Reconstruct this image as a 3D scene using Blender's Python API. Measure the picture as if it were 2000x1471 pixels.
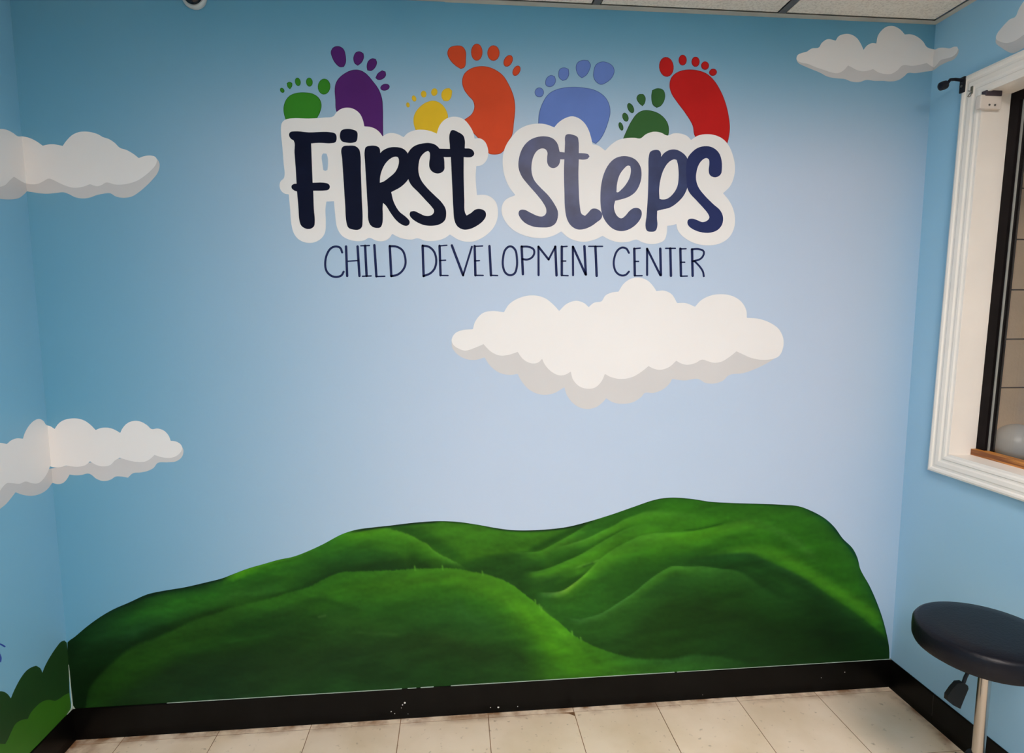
import bpy, bmesh, math, random
import numpy as np
from mathutils import Vector, Matrix, geometry

for o in list(bpy.data.objects):
    bpy.data.objects.remove(o)
S = bpy.context.scene
COL = S.collection
random.seed(7)

# ------------------------------------------------------------------ camera
F_PX = 1158.28756                       # focal length for a 2000 px wide frame
CAM = Vector((1.28382, -1.9678, 1.41513))
ROT = (1.46218, 0.00244, -0.09398)
W, H, D = 2.90307, 2.3729, 5.6          # room width, ceiling height, depth
BB = 0.1086                             # baseboard height
cam = bpy.data.cameras.new('camera')
cam.sensor_fit = 'HORIZONTAL'
cam.sensor_width = 36.0
cam.lens = 36.0 * F_PX / 2000.0
cam.clip_start = 0.02
co = bpy.data.objects.new('camera', cam)
COL.objects.link(co)
co.location = CAM
co.rotation_euler = ROT
S.camera = co

# ------------------------------------------------------------------ world, exposure
wd = bpy.data.worlds.new('world')
S.world = wd
wd.use_nodes = True
wd.node_tree.nodes['Background'].inputs[0].default_value = (0.30, 0.24, 0.19, 1)
wd.node_tree.nodes['Background'].inputs[1].default_value = 0.10
S.view_settings.view_transform = 'Standard'
S.view_settings.look = 'None'
S.view_settings.gamma = 1.0
S.view_settings.use_curve_mapping = False
S.view_settings.exposure = 0.0
LAMP_POWER = 29.8                       # emission strength of the mural troffer and the added rear fill
LAMP_COL = (1.0, 0.89, 0.84)

# ------------------------------------------------------------------ helpers
RM = Matrix.Rotation(ROT[2], 3, 'Z') @ Matrix.Rotation(ROT[1], 3, 'Y') @ Matrix.Rotation(ROT[0], 3, 'X')


def hit(x, y, ax, v):
    d = RM @ Vector(((x - 1000) / F_PX, -(y - 735.5) / F_PX, -1))
    t = (v - CAM[ax]) / d[ax]
    return CAM + d * t


def proj(P):
    q = RM.transposed() @ (Vector(P) - CAM)
    return (1000 + F_PX * q.x / -q.z, 735.5 - F_PX * q.y / -q.z)


def lin1(c):
    c = c / 255.0
    return c / 12.92 if c <= 0.04045 else ((c + 0.055) / 1.055) ** 2.4


def interp(x, xs, ys):
    return float(np.interp(x, xs, ys))


TINT = (1.037, 0.945, 0.909)


def illum(x, y):
    fx = interp(x, [0, 150, 500, 1200, 1800, 2000], [.50, .60, .80, 1, .86, .8])
    fy = interp(y, [0, 40, 120, 300, 650, 900, 1300], [.3, .38, .62, .86, 1, 1, .92])
    return fx * fy


def alb(rgb, L=1.0):
    """paint colour from the colour seen in the photo and the light that falls there"""
    return tuple(min(0.9, lin1(c) / (t * L)) for c, t in zip(rgb, TINT))


def nodes(name):
    m = bpy.data.materials.new(name)
    m.use_nodes = True
    nt = m.node_tree
    return m, nt, nt.nodes['Principled BSDF']


def mat(name, col, rough=0.5, spec=0.5, metal=0.0, var=0.0, scale=8.0, bump=0.0, bscale=60.0, stretch=(1, 1, 1)):
    m, nt, b = nodes(name)
    b.inputs['Roughness'].default_value = rough
    b.inputs['Specular IOR Level'].default_value = spec
    b.inputs['Metallic'].default_value = metal
    b.inputs['Base Color'].default_value = (*col, 1)
    if var or bump:
        tc = nt.nodes.new('ShaderNodeTexCoord')
        mp = nt.nodes.new('ShaderNodeMapping')
        mp.inputs['Scale'].default_value = stretch
        nt.links.new(tc.outputs['Object'], mp.inputs[0])
    if var:
        n = nt.nodes.new('ShaderNodeTexNoise')
        n.inputs['Scale'].default_value = scale
        n.inputs['Detail'].default_value = 4
        nt.links.new(mp.outputs[0], n.inputs[0])
        r = nt.nodes.new('ShaderNodeMapRange')
        r.inputs['From Min'].default_value = .3
        r.inputs['From Max'].default_value = .7
        r.inputs['To Min'].default_value = 1 - var
        r.inputs['To Max'].default_value = 1 + var
        nt.links.new(n.outputs[0], r.inputs[0])
        mx = nt.nodes.new('ShaderNodeMix')
        mx.data_type = 'RGBA'
        mx.blend_type = 'MULTIPLY'
        mx.inputs[0].default_value = 1
        mx.inputs[6].default_value = (*col, 1)
        nt.links.new(r.outputs[0], mx.inputs[7])
        nt.links.new(mx.outputs[2], b.inputs['Base Color'])
    if bump:
        n2 = nt.nodes.new('ShaderNodeTexNoise')
        n2.inputs['Scale'].default_value = bscale
        n2.inputs['Detail'].default_value = 3
        nt.links.new(mp.outputs[0], n2.inputs[0])
        bp = nt.nodes.new('ShaderNodeBump')
        bp.inputs['Strength'].default_value = bump
        bp.inputs['Distance'].default_value = .004
        nt.links.new(n2.outputs[0], bp.inputs['Height'])
        nt.links.new(bp.outputs[0], b.inputs['Normal'])
    return m


def tag(o, label=None, cat=None, group=None, kind=None):
    if label: o['label'] = label
    if cat: o['category'] = cat
    if group: o['group'] = group
    if kind: o['kind'] = kind
    return o


def empty(name, loc, label, cat, group=None):
    o = bpy.data.objects.new(name, None)
    COL.objects.link(o)
    o.location = loc
    o.empty_display_size = .05
    return tag(o, label, cat, group)


def link(name, me, m, parent=None, label=None, smooth=False):
    me.name = name
    if m is not None and not me.materials:
        me.materials.append(m)
    if smooth:
        for p in me.polygons:
            p.use_smooth = True
    o = bpy.data.objects.new(name, me)
    COL.objects.link(o)
    if parent is not None:
        o.parent = parent
    if label: o['label'] = label
    return o


def mesh(verts, faces, org=(0, 0, 0)):
    me = bpy.data.meshes.new('m')
    ox, oy, oz = org
    me.from_pydata([(v[0] - ox, v[1] - oy, v[2] - oz) for v in verts], [], faces)
    me.update()
    return me


class MB:
    """collects boxes, tubes and lathes into ONE mesh"""
    def __init__(s):
        s.bm = bmesh.new()

    def box(s, a, b, bev=0.0):
        a = Vector(a); b = Vector(b)
        r = bmesh.ops.create_cube(s.bm, size=1)
        for v in r['verts']:
            v.co = Vector([(a[i] + b[i]) / 2 + v.co[i] * (b[i] - a[i]) for i in range(3)])
        if bev:
            es = list({e for v in r['verts'] for e in v.link_edges})
            bmesh.ops.bevel(s.bm, geom=es, offset=bev, segments=2, affect='EDGES', profile=.6)
        return s

    def lathe(s, prof, c=(0, 0, 0), n=32, M=None):
        """prof: (radius, height) pairs about Z"""
        rings = []
        for r, z in prof:
            ring = []
            for i in range(n):
                a = 2 * math.pi * i / n
                p = Vector((r * math.cos(a), r * math.sin(a), z))
                if M is not None: p = M @ p
                ring.append(s.bm.verts.new(p + Vector(c)))
            rings.append(ring)
        for k in range(len(rings) - 1):
            for i in range(n):
                j = (i + 1) % n
                s.bm.faces.new((rings[k][i], rings[k][j], rings[k + 1][j], rings[k + 1][i]))
        s.bm.faces.new(rings[0][::-1])
        s.bm.faces.new(rings[-1])
        return s

    def tube(s, pts, r, n=12):
        pts = [Vector(p) for p in pts]
        rs = r if isinstance(r, (list, tuple)) else [r] * len(pts)
        rings = []
        for k, p in enumerate(pts):
            t = (pts[min(k + 1, len(pts) - 1)] - pts[max(k - 1, 0)]).normalized()
            u = t.orthogonal().normalized() if k == 0 else (u - t * u.dot(t)).normalized()
            w = t.cross(u)
            rings.append([s.bm.verts.new(p + (u * math.cos(2 * math.pi * i / n) + w * math.sin(2 * math.pi * i / n)) * rs[k]) for i in range(n)])
        for k in range(len(rings) - 1):
            for i in range(n):
                j = (i + 1) % n
                s.bm.faces.new((rings[k][i], rings[k][j], rings[k + 1][j], rings[k + 1][i]))
        s.bm.faces.new(rings[0][::-1]); s.bm.faces.new(rings[-1])
        return s

    def prism(s, pts, a, b):
        """closed loop of 3D points (plane), extruded from offset a to offset b (vectors)"""
        A = [s.bm.verts.new(Vector(p) + Vector(a)) for p in pts]
        B = [s.bm.verts.new(Vector(p) + Vector(b)) for p in pts]
        n = len(A)
        s.bm.faces.new(A[::-1]); s.bm.faces.new(B)
        for i in range(n):
            j = (i + 1) % n
            s.bm.faces.new((A[i], A[j], B[j], B[i]))
        return s

    def build(s, name, m, parent=None, org=None, label=None, smooth=False, mw=None):
        bmesh.ops.recalc_face_normals(s.bm, faces=s.bm.faces)
        if org is not None:
            bmesh.ops.translate(s.bm, verts=s.bm.verts, vec=-Vector(org))
        me = bpy.data.meshes.new(name)
        s.bm.to_mesh(me); s.bm.free()
        o = link(name, me, m, parent, label)
        if smooth:
            for p in me.polygons: p.use_smooth = True
            try:
                me.set_sharp_from_angle(angle=math.radians(38))
            except Exception:
                pass
        return o


# ------------------------------------------------------------------ materials
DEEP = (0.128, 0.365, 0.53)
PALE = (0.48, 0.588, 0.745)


def sky_mat(name, back, deep=DEEP, fade=.02):
    m, nt, b = nodes(name)
    b.inputs['Roughness'].default_value = .42
    b.inputs['Specular IOR Level'].default_value = .35
    N, L = nt.nodes, nt.links
    tc = N.new('ShaderNodeTexCoord')
    nz = N.new('ShaderNodeTexNoise'); nz.inputs['Scale'].default_value = 1.3; nz.inputs['Detail'].default_value = 2
    L.new(tc.outputs['Object'], nz.inputs[0])
    sx = N.new('ShaderNodeSeparateXYZ'); L.new(tc.outputs['Object'], sx.inputs[0])

    def ramp(sock, a, b_):
        r = N.new('ShaderNodeMapRange'); r.interpolation_type = 'SMOOTHSTEP'
        r.inputs['From Min'].default_value = a; r.inputs['From Max'].default_value = b_
        L.new(sock, r.inputs[0]); return r.outputs[0]

    def mul(a, c):
        q = N.new('ShaderNodeMath'); q.operation = 'MULTIPLY'
        L.new(a, q.inputs[0])
        if isinstance(c, float): q.inputs[1].default_value = c
        else: L.new(c, q.inputs[1])
        return q.outputs[0]
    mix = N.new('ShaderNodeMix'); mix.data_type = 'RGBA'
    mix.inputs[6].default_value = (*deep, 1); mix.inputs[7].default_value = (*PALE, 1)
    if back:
        # deep blue at the top and side corners, paler towards the middle
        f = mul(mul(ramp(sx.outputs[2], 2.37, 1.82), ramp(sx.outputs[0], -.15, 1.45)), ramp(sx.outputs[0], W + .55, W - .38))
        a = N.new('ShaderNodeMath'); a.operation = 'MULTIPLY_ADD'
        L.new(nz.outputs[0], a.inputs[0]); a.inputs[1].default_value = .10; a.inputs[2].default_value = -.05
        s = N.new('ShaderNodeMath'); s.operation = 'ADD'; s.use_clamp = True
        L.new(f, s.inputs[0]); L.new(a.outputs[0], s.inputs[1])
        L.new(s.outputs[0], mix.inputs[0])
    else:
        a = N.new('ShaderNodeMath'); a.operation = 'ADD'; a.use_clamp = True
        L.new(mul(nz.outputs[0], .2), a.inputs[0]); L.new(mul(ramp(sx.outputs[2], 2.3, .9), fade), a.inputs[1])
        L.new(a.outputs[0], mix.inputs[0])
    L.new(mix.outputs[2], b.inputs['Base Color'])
    n2 = N.new('ShaderNodeTexNoise'); n2.inputs['Scale'].default_value = 160
    L.new(tc.outputs['Object'], n2.inputs[0])
    bp = N.new('ShaderNodeBump'); bp.inputs['Strength'].default_value = .06; bp.inputs['Distance'].default_value = .002
    L.new(n2.outputs[0], bp.inputs['Height']); L.new(bp.outputs[0], b.inputs['Normal'])
    return m


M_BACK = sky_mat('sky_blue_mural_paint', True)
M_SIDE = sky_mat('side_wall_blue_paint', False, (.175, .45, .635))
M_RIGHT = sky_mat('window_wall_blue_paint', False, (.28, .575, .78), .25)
M_REAR = mat('rear_wall_paint', (.34, .32, .29), .6, var=.03)
M_WHITE = mat('white_mural_paint', (.815, .80, .79), .5, .4, var=.012, scale=5)
M_GREY = mat('cloud_grey_paint', (.61, .60, .60), .5, .4, var=.015, scale=5)
M_BLACKV = mat('black_vinyl', (.003, .0026, .0022), .3, .14, var=.4, scale=14, bump=.1, bscale=30)
M_CAULK = mat('pale_caulk', (.46, .56, .48), .6)
M_TRIM = mat('cream_trim_paint', (.86, .82, .755), .38, .5, var=.03, scale=6)
M_CEILBAR = mat('grey_grid_metal', (.13, .12, .115), .45, .5, var=.15, scale=30)
M_ANGLE = mat('beige_wall_angle', (.52, .49, .42), .5, var=.08, scale=12)
M_PLENUM = mat('plenum_dark', (.02, .018, .016), .9)
M_BLACKMETAL = mat('black_metal', (.007, .007, .012), .4, .25)
M_DARKFRAME = mat('dark_window_frame', (.006, .004, .0045), .5, .12, var=.4, scale=20)
M_VINYL = mat('black_seat_vinyl', (.006, .0065, .010), .36, .16, bump=.15, bscale=140)
M_BLACKPL = mat('black_plastic', (.008, .008, .008), .5, .2)
M_STEEL = mat('brushed_steel', (.42, .395, .37), .24, .5, metal=1.0, var=.06, scale=20, stretch=(1, 1, .05))
M_RUBBER = mat('dark_rubber', (.02, .02, .02), .7)
M_SENSOR = mat('white_plastic', (.72, .66, .60), .45)
M_PURPLE = mat('dark_gap_purple', (.055, .04, .055), .5)
M_SCREW = mat('screw_metal', (.18, .17, .15), .4, metal=.8)
M_BLOCK = mat('beige_block_paint', (.90, .70, .48), .75, .3, var=.07, scale=7, bump=.3, bscale=90)
M_MORTAR = mat('dark_joint', (.06, .05, .045), .9)
M_GROUND = mat('outside_concrete', (.22, .20, .18), .85, var=.15)
M_GLOBE = mat('milky_white_globe', (.72, .72, .68), .35)


def wood_mat():
    m, nt, b = nodes('orange_varnished_wood')
    N, L = nt.nodes, nt.links
    tc = N.new('ShaderNodeTexCoord'); mp = N.new('ShaderNodeMapping')
    mp.inputs['Scale'].default_value = (60, 5, 90)
    L.new(tc.outputs['Object'], mp.inputs[0])
    n = N.new('ShaderNodeTexNoise'); n.inputs['Scale'].default_value = 1.0; n.inputs['Detail'].default_value = 5
    L.new(mp.outputs[0], n.inputs[0])
    r = N.new('ShaderNodeValToRGB')
    r.color_ramp.elements[0].position = .35; r.color_ramp.elements[0].color = (.20, .06, .012, 1)
    r.color_ramp.elements[1].position = .62; r.color_ramp.elements[1].color = (.72, .30, .06, 1)
    L.new(n.outputs[0], r.inputs[0]); L.new(r.outputs[0], b.inputs['Base Color'])
    b.inputs['Roughness'].default_value = .4
    return m


M_WOOD = wood_mat()


def glass_mat():
    m = bpy.data.materials.new('window_glass'); m.use_nodes = True
    nt = m.node_tree; N, L = nt.nodes, nt.links
    N.remove(N['Principled BSDF'])
    t = N.new('ShaderNodeBsdfTransparent'); t.inputs[0].default_value = (.99, .99, .985, 1)
    g = N.new('ShaderNodeBsdfGlossy'); g.inputs['Roughness'].default_value = .02
    lw = N.new('ShaderNodeLayerWeight'); lw.inputs[0].default_value = .5
    pw = N.new('ShaderNodeMath'); pw.operation = 'POWER'; pw.inputs[1].default_value = 5
    L.new(lw.outputs['Facing'], pw.inputs[0])
    fr = N.new('ShaderNodeMath'); fr.operation = 'MULTIPLY_ADD'; fr.inputs[1].default_value = .95; fr.inputs[2].default_value = .045
    L.new(pw.outputs[0], fr.inputs[0])
    mx = N.new('ShaderNodeMixShader')
    L.new(fr.outputs[0], mx.inputs[0]); L.new(t.outputs[0], mx.inputs[1]); L.new(g.outputs[0], mx.inputs[2])
    L.new(mx.outputs[0], N['Material Output'].inputs[0])
    return m


M_GLASS = glass_mat()


def tile_mat():
    m, nt, b = nodes('beige_vinyl_floor_tile')
    N, L = nt.nodes, nt.links
    g = N.new('ShaderNodeNewGeometry')
    oi = N.new('ShaderNodeObjectInfo')
    n1 = N.new('ShaderNodeTexNoise'); n1.inputs['Scale'].default_value = 5; n1.inputs['Detail'].default_value = 5
    n2 = N.new('ShaderNodeTexNoise'); n2.inputs['Scale'].default_value = 48; n2.inputs['Detail'].default_value = 4
    for n in (n1, n2): L.new(g.outputs['Position'], n.inputs[0])
    r1 = N.new('ShaderNodeValToRGB')
    r1.color_ramp.elements[0].position = .3; r1.color_ramp.elements[0].color = (.78, .615, .43, 1)
    r1.color_ramp.elements[1].position = .62; r1.color_ramp.elements[1].color = (.90, .735, .565, 1)
    L.new(n1.outputs[0], r1.inputs[0])
    # brown scuffs
    r2 = N.new('ShaderNodeMapRange'); r2.inputs['From Min'].default_value = .64; r2.inputs['From Max'].default_value = .74
    r2.inputs['To Max'].default_value = .55
    L.new(n2.outputs[0], r2.inputs[0])
    mx = N.new('ShaderNodeMix'); mx.data_type = 'RGBA'
    mx.inputs[7].default_value = (.30, .21, .11, 1)
    L.new(r2.outputs[0], mx.inputs[0]); L.new(r1.outputs[0], mx.inputs[6])
    # adhesive stains that collect along the skirting
    sp = N.new('ShaderNodeSeparateXYZ'); L.new(g.outputs['Position'], sp.inputs[0])

    def edge(sock, a, c):
        e = N.new('ShaderNodeMapRange'); e.inputs['From Min'].default_value = a; e.inputs['From Max'].default_value = c
        L.new(sock, e.inputs[0]); return e.outputs[0]
    ma = N.new('ShaderNodeMath'); ma.operation = 'MAXIMUM'
    L.new(edge(sp.outputs[1], -.055, -.005), ma.inputs[0]); L.new(edge(sp.outputs[0], W - .05, W - .005), ma.inputs[1])
    mb = N.new('ShaderNodeMath'); mb.operation = 'MAXIMUM'
    L.new(ma.outputs[0], mb.inputs[0]); L.new(edge(sp.outputs[0], .16, .0), mb.inputs[1])
    n3 = N.new('ShaderNodeTexNoise'); n3.inputs['Scale'].default_value = 16; n3.inputs['Detail'].default_value = 5
    L.new(g.outputs['Position'], n3.inputs[0])
    r3 = N.new('ShaderNodeMapRange'); r3.inputs['From Min'].default_value = .40; r3.inputs['From Max'].default_value = .62
    L.new(n3.outputs[0], r3.inputs[0])
    mc = N.new('ShaderNodeMath'); mc.operation = 'MULTIPLY'
    L.new(mb.outputs[0], mc.inputs[0]); L.new(r3.outputs[0], mc.inputs[1])
    mx2 = N.new('ShaderNodeMix'); mx2.data_type = 'RGBA'; mx2.inputs[7].default_value = (.26, .115, .04, 1)
    L.new(mc.outputs[0], mx2.inputs[0]); L.new(mx.outputs[2], mx2.inputs[6])
    # each tile a little different
    r4 = N.new('ShaderNodeMapRange'); r4.inputs['To Min'].default_value = .93; r4.inputs['To Max'].default_value = 1.05
    L.new(oi.outputs['Random'], r4.inputs[0])
    mx3 = N.new('ShaderNodeMix'); mx3.data_type = 'RGBA'; mx3.blend_type = 'MULTIPLY'; mx3.inputs[0].default_value = 1
    L.new(mx2.outputs[2], mx3.inputs[6]); L.new(r4.outputs[0], mx3.inputs[7])
    L.new(mx3.outputs[2], b.inputs['Base Color'])
    b.inputs['Roughness'].default_value = .38
    b.inputs['Specular IOR Level'].default_value = .4
    return m


M_TILE = tile_mat()
M_GLUE = mat('brown_tile_adhesive', (.24, .115, .045), .8, var=.4, scale=20)


def ceil_mat():
    m, nt, b = nodes('mineral_fibre_ceiling_tile')
    N, L = nt.nodes, nt.links
    g = N.new('ShaderNodeNewGeometry')
    v = N.new('ShaderNodeTexVoronoi'); v.inputs['Scale'].default_value = 60
    L.new(g.outputs['Position'], v.inputs[0])
    n = N.new('ShaderNodeTexNoise'); n.inputs['Scale'].default_value = 150; n.inputs['Detail'].default_value = 3
    L.new(g.outputs['Position'], n.inputs[0])
    r = N.new('ShaderNodeValToRGB')
    r.color_ramp.elements[0].position = .38; r.color_ramp.elements[0].color = (.70, .64, .55, 1)
    r.color_ramp.elements[1].position = .52; r.color_ramp.elements[1].color = (.84, .78, .68, 1)
    L.new(n.outputs[0], r.inputs[0])
    L.new(r.outputs[0], b.inputs['Base Color'])
    b.inputs['Roughness'].default_value = .9
    bp = N.new('ShaderNodeBump'); bp.inputs['Strength'].default_value = .4; bp.inputs['Distance'].default_value = .003
    L.new(v.outputs[0], bp.inputs['Height']); L.new(bp.outputs[0], b.inputs['Normal'])
    return m


M_CEIL = ceil_mat()

# ------------------------------------------------------------------ room shell
def structure(o): o['kind'] = 'structure'; return o


TH = .12
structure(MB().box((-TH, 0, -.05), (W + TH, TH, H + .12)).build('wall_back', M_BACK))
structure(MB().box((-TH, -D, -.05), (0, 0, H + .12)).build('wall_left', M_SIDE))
structure(MB().box((-TH, -D - TH, -.05), (W + TH, -D, H + .12)).build('wall_rear', M_REAR))
# right wall with the window opening (the window stands a touch out of plumb)
OY0, OY1, OZ0, OZ1 = -.205, -1.30, .942, 2.078   # opening


RO = .026                                # rough opening around the frame
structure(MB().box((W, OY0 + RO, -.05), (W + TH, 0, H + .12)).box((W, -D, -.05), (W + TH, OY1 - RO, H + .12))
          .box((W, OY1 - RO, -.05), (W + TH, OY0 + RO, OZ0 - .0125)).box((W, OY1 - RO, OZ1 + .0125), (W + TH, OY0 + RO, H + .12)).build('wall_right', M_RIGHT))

# floor: adhesive bed with vinyl tiles
floor = structure(MB().box((-TH, -D - TH, -.06), (W + TH, TH, -.0009)).build('floor', M_GLUE))
T = .3048
X0, Y0, G = .1605, -.030, .0013
xs = [0] + [X0 + T * i for i in range(9)] + [W]
ys = [0] + [Y0 - T * i for i in range(18)] + [-D]
full = None
for j in range(len(ys) - 1):
    for i in range(len(xs) - 1):
        a, b, c, d = xs[i] + G, xs[i + 1] - G, ys[j + 1] + G, ys[j] - G
        if b - a < .004 or d - c < .004: continue
        cx, cy = (a + b) / 2, (c + d) / 2
        if i == 5 and j == 1:      # the tile with the broken corner
            hx, hy = (b - a) / 2, (d - c) / 2
            pts = [(-hx, -hy, 0), (hx, -hy, 0), (hx, hy - .020, 0), (hx - .018, hy - .006, 0), (hx - .055, hy, 0), (-hx, hy, 0)]
            o = MB().prism(pts, (0, 0, -.0009), (0, 0, 0)).build('floor_tile', M_TILE, floor)
        elif 0 < i < 9 and 0 < j < len(ys) - 2:
            if full is None:
                o = MB().box((-(b - a) / 2, -(d - c) / 2, -.0009), ((b - a) / 2, (d - c) / 2, 0)).build('floor_tile', M_TILE, floor)
                full = o.data
            else:
                o = link('floor_tile', full, None, floor)
        else:
            o = MB().box((a - cx, c - cy, -.0009), (b - cx, d - cy, 0)).build('floor_tile', M_TILE, floor)
        o.location = (cx, cy, random.uniform(0, .0003))

# ceiling: plenum slab, grid bars, wall angle, lay-in tiles
ceil = structure(MB().box((-TH, -D - TH, H + .12), (W + TH, TH, H + .16)).build('ceiling', M_PLENUM))
bars_x = [.515, 1.125, 1.735, 2.345]
bars_y = [-.25, -.86, -1.47, -2.69, -3.91, -5.13]
FL = .012
for x in bars_x:
    MB().box((x - FL, -D + .022, H), (x + FL, -.0225, H + .0015)).box((x - .001, -D + .022, H + .0015), (x + .001, -.022, H + .035)).build('grid_bar', M_CEILBAR, ceil)
for y in bars_y:
    ex = [.022] + bars_x + [W - .022]
    for i in range(len(ex) - 1):
        a = ex[i] + (FL if i else 0); b = ex[i + 1] - (FL if i < len(ex) - 2 else 0)
        MB().box((a, y - FL, H), (b, y + FL, H + .0015)).build('grid_bar', M_CEILBAR, ceil)
# wall angle, one length each side, the back one in two lengths with a visible lap
MB().box((1.262, -.0235, H - .0012), (W, 0, H + .0005)).box((1.262, -.0012, H), (W, 0, H + .03)).build('wall_angle', M_ANGLE, ceil)
MB().box((0, -.022, H), (1.268, 0, H + .0012)).box((0, -.001, H), (1.262, 0, H + .03)).build('wall_angle', M_ANGLE, ceil)
MB().box((0, -D, H), (.022, -.022, H + .0015)).build('wall_angle', M_ANGLE, ceil)
MB().box((W - .022, -D, H - .001), (W, -.0235, H + .0015)).build('wall_angle', M_ANGLE, ceil)
MB().box((.022, -D, H), (W - .022, -D + .022, H + .0015)).build('wall_angle', M_ANGLE, ceil)
cxs = [.0] + bars_x + [W]
cys = [.0] + bars_y + [-D]
lampcells = []
for j in range(len(cys) - 1):
    for i in range(len(cxs) - 1):
        a = cxs[i] + (.016 if i else .027); b = cxs[i + 1] - (.016 if i < len(cxs) - 2 else .027)
        d = cys[j] - (.016 if j else .027); c = cys[j + 1] + (.016 if j < len(cys) - 2 else .027)
        if (i, j) in ((3, 3), (1, 4)):
            lampcells.append((a, b, c, d)); continue
        o = MB().box((a, c, H + .0022), (b, d, H + .018)).build('ceiling_tile', M_CEIL, ceil, org=((a + b) / 2, (c + d) / 2, H))
        o.location = ((a + b) / 2, (c + d) / 2, H)

# ceiling light near the mural, plus an added rear one filling the left
m, nt, bs = nodes('lit_prismatic_diffuser')
bs.inputs['Base Color'].default_value = (.8, .8, .8, 1)
bs.inputs['Emission Color'].default_value = (*LAMP_COL, 1)
bs.inputs['Emission Strength'].default_value = LAMP_POWER
for (a, b, c, d), lab in zip(lampcells, ('recessed fluorescent ceiling light nearer the mural wall', 'added unseen ceiling light at the rear, filling the left side')):
    lt = empty('ceiling_light', ((a + b) / 2, (c + d) / 2, H), lab, 'ceiling light', 'ceiling lights')
    fr = MB()
    for q in (((a, c, H - .004), (a + .02, d, H + .02)), ((b - .02, c, H - .004), (b, d, H + .02)),
              ((a + .02, c, H - .004), (b - .02, c + .02, H + .02)), ((a + .02, d - .02, H - .004), (b - .02, d, H + .02))):
        fr.box(*q)
    fr.build('frame', M_TRIM, lt, org=lt.location)
    MB().box((a + .02, c + .02, H + .002), (b - .02, d - .02, H + .006)).build('diffuser', m, lt, org=lt.location)
    MB().box((a, c, H + .02), (b, d, H + .10)).build('housing', M_TRIM, lt, org=lt.location)

# baseboards: vinyl cove base with a toe
def base_profile():
    return [(0, 0), (.0068, 0), (.0066, .003), (.0058, .008), (.0048, .016), (.0042, .026), (.004, BB - .004), (.003, BB), (0, BB)]


def baseboard(name, p0, p1, nrm, nm2=None):
    p0, p1, nrm = Vector(p0), Vector(p1), Vector(nrm)
    pts = [p0 + nrm * u + Vector((0, 0, z)) for u, z in base_profile()]
    return MB().prism(pts, (0, 0, 0), p1 - p0)


structure(baseboard('b', (0.0, 0, 0), (W - .002, 0, 0), (0, -1, 0)).build('baseboard_back', M_BLACKV))
structure(baseboard('b', (0, -.0042, 0), (0, -D, 0), (1, 0, 0)).build('baseboard_left', M_BLACKV))
ysm = hit(1823, 1360, 0, W - .004).y
br = structure(baseboard('b', (W, -.004, 0), (W, ysm + .0008, 0), (-1, 0, 0)).build('baseboard_right', M_BLACKV))
baseboard('b', (W, ysm - .0008, 0), (W, -D, 0), (-1, 0, 0)).build('baseboard_length', M_BLACKV, br)
MB().box((W - .0036, ysm - .0008, .028), (W, ysm + .0008, BB - .006)).build('joint_filler', mat('dusty_joint', (.10, .09, .085), .6), br)
# caulk lines: along the top of the skirting and up the left corner
structure(MB().box((.30, -.0035, BB), (1.08, 0, BB + .0009)).box((1.10, -.0035, BB), (1.13, 0, BB + .0009)).box((1.145, -.0035, BB), (1.19, 0, BB + .0013))
          .box((1.25, -.0035, BB), (2.06, 0, BB + .0010)).box((2.07, -.0033, BB), (W - .004, 0, BB + .0007)).build('trim_1', M_CAULK))
structure(MB().prism([(.0, 0, BB - .002), (.009, 0, BB - .001), (.003, 0, BB + .010), (.0019, 0, BB + .06), (.0017, 0, BB + .13), (.001, 0, BB + .155), (0, 0, BB + .155)], (0, 0, 0), (0, -.0025, 0))
          .prism([(0, -.0035, BB - .001), (0, -.03, BB - .003), (0, -.03, BB + .001), (0, -.006, BB + .006), (0, -.0035, BB + .02)], (0, 0, 0), (.0025, 0, 0)).build('trim_2', M_CAULK))
structure(MB().box((W - .004, -.004, .012), (W - .001, -.001, BB + .002)).build('trim_3', mat('grey_joint', (.16, .14, .13), .5)))
# scuffs: paint flecks on the skirting
fl = MB()
for (px, py, s) in [(791, 1373, 2.2), (786, 1377, 1.4), (764, 1390, 1.3), (771, 1394, 1.0), (797, 1395, 1.3), (973, 1381.5, 2.6), (1011, 1380, 1.2), (958, 1382, 1.0), (1372, 1358, 1.4), (1650, 1313, 1.0), (1604, 1324, .8), (784, 1383, .8)]:
    p = hit(px, py, 1, -.0045)
    if p.z < .014: p = hit(px, py, 1, -.0058)
    k = s * .0016
    n = 6
    fl.prism([(p.x + k * random.uniform(.7, 1.3) * math.cos(6.28 * i / n), p.y, p.z + k * random.uniform(.6, 1.2) * math.sin(6.28 * i / n)) for i in range(n)], (0, .004, 0), (0, -.0004, 0))
o = fl.build('paint_flecks', mat('white_flecks', (.75, .73, .70), .5))
tag(o, 'tiny white paint flecks on the black skirting below the hills', 'paint flecks', kind='stuff')

# ------------------------------------------------------------------ window on the right wall
K = -.018                                # out of plumb


def sh(y, z): return y + K * (z - 1.5)


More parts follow.
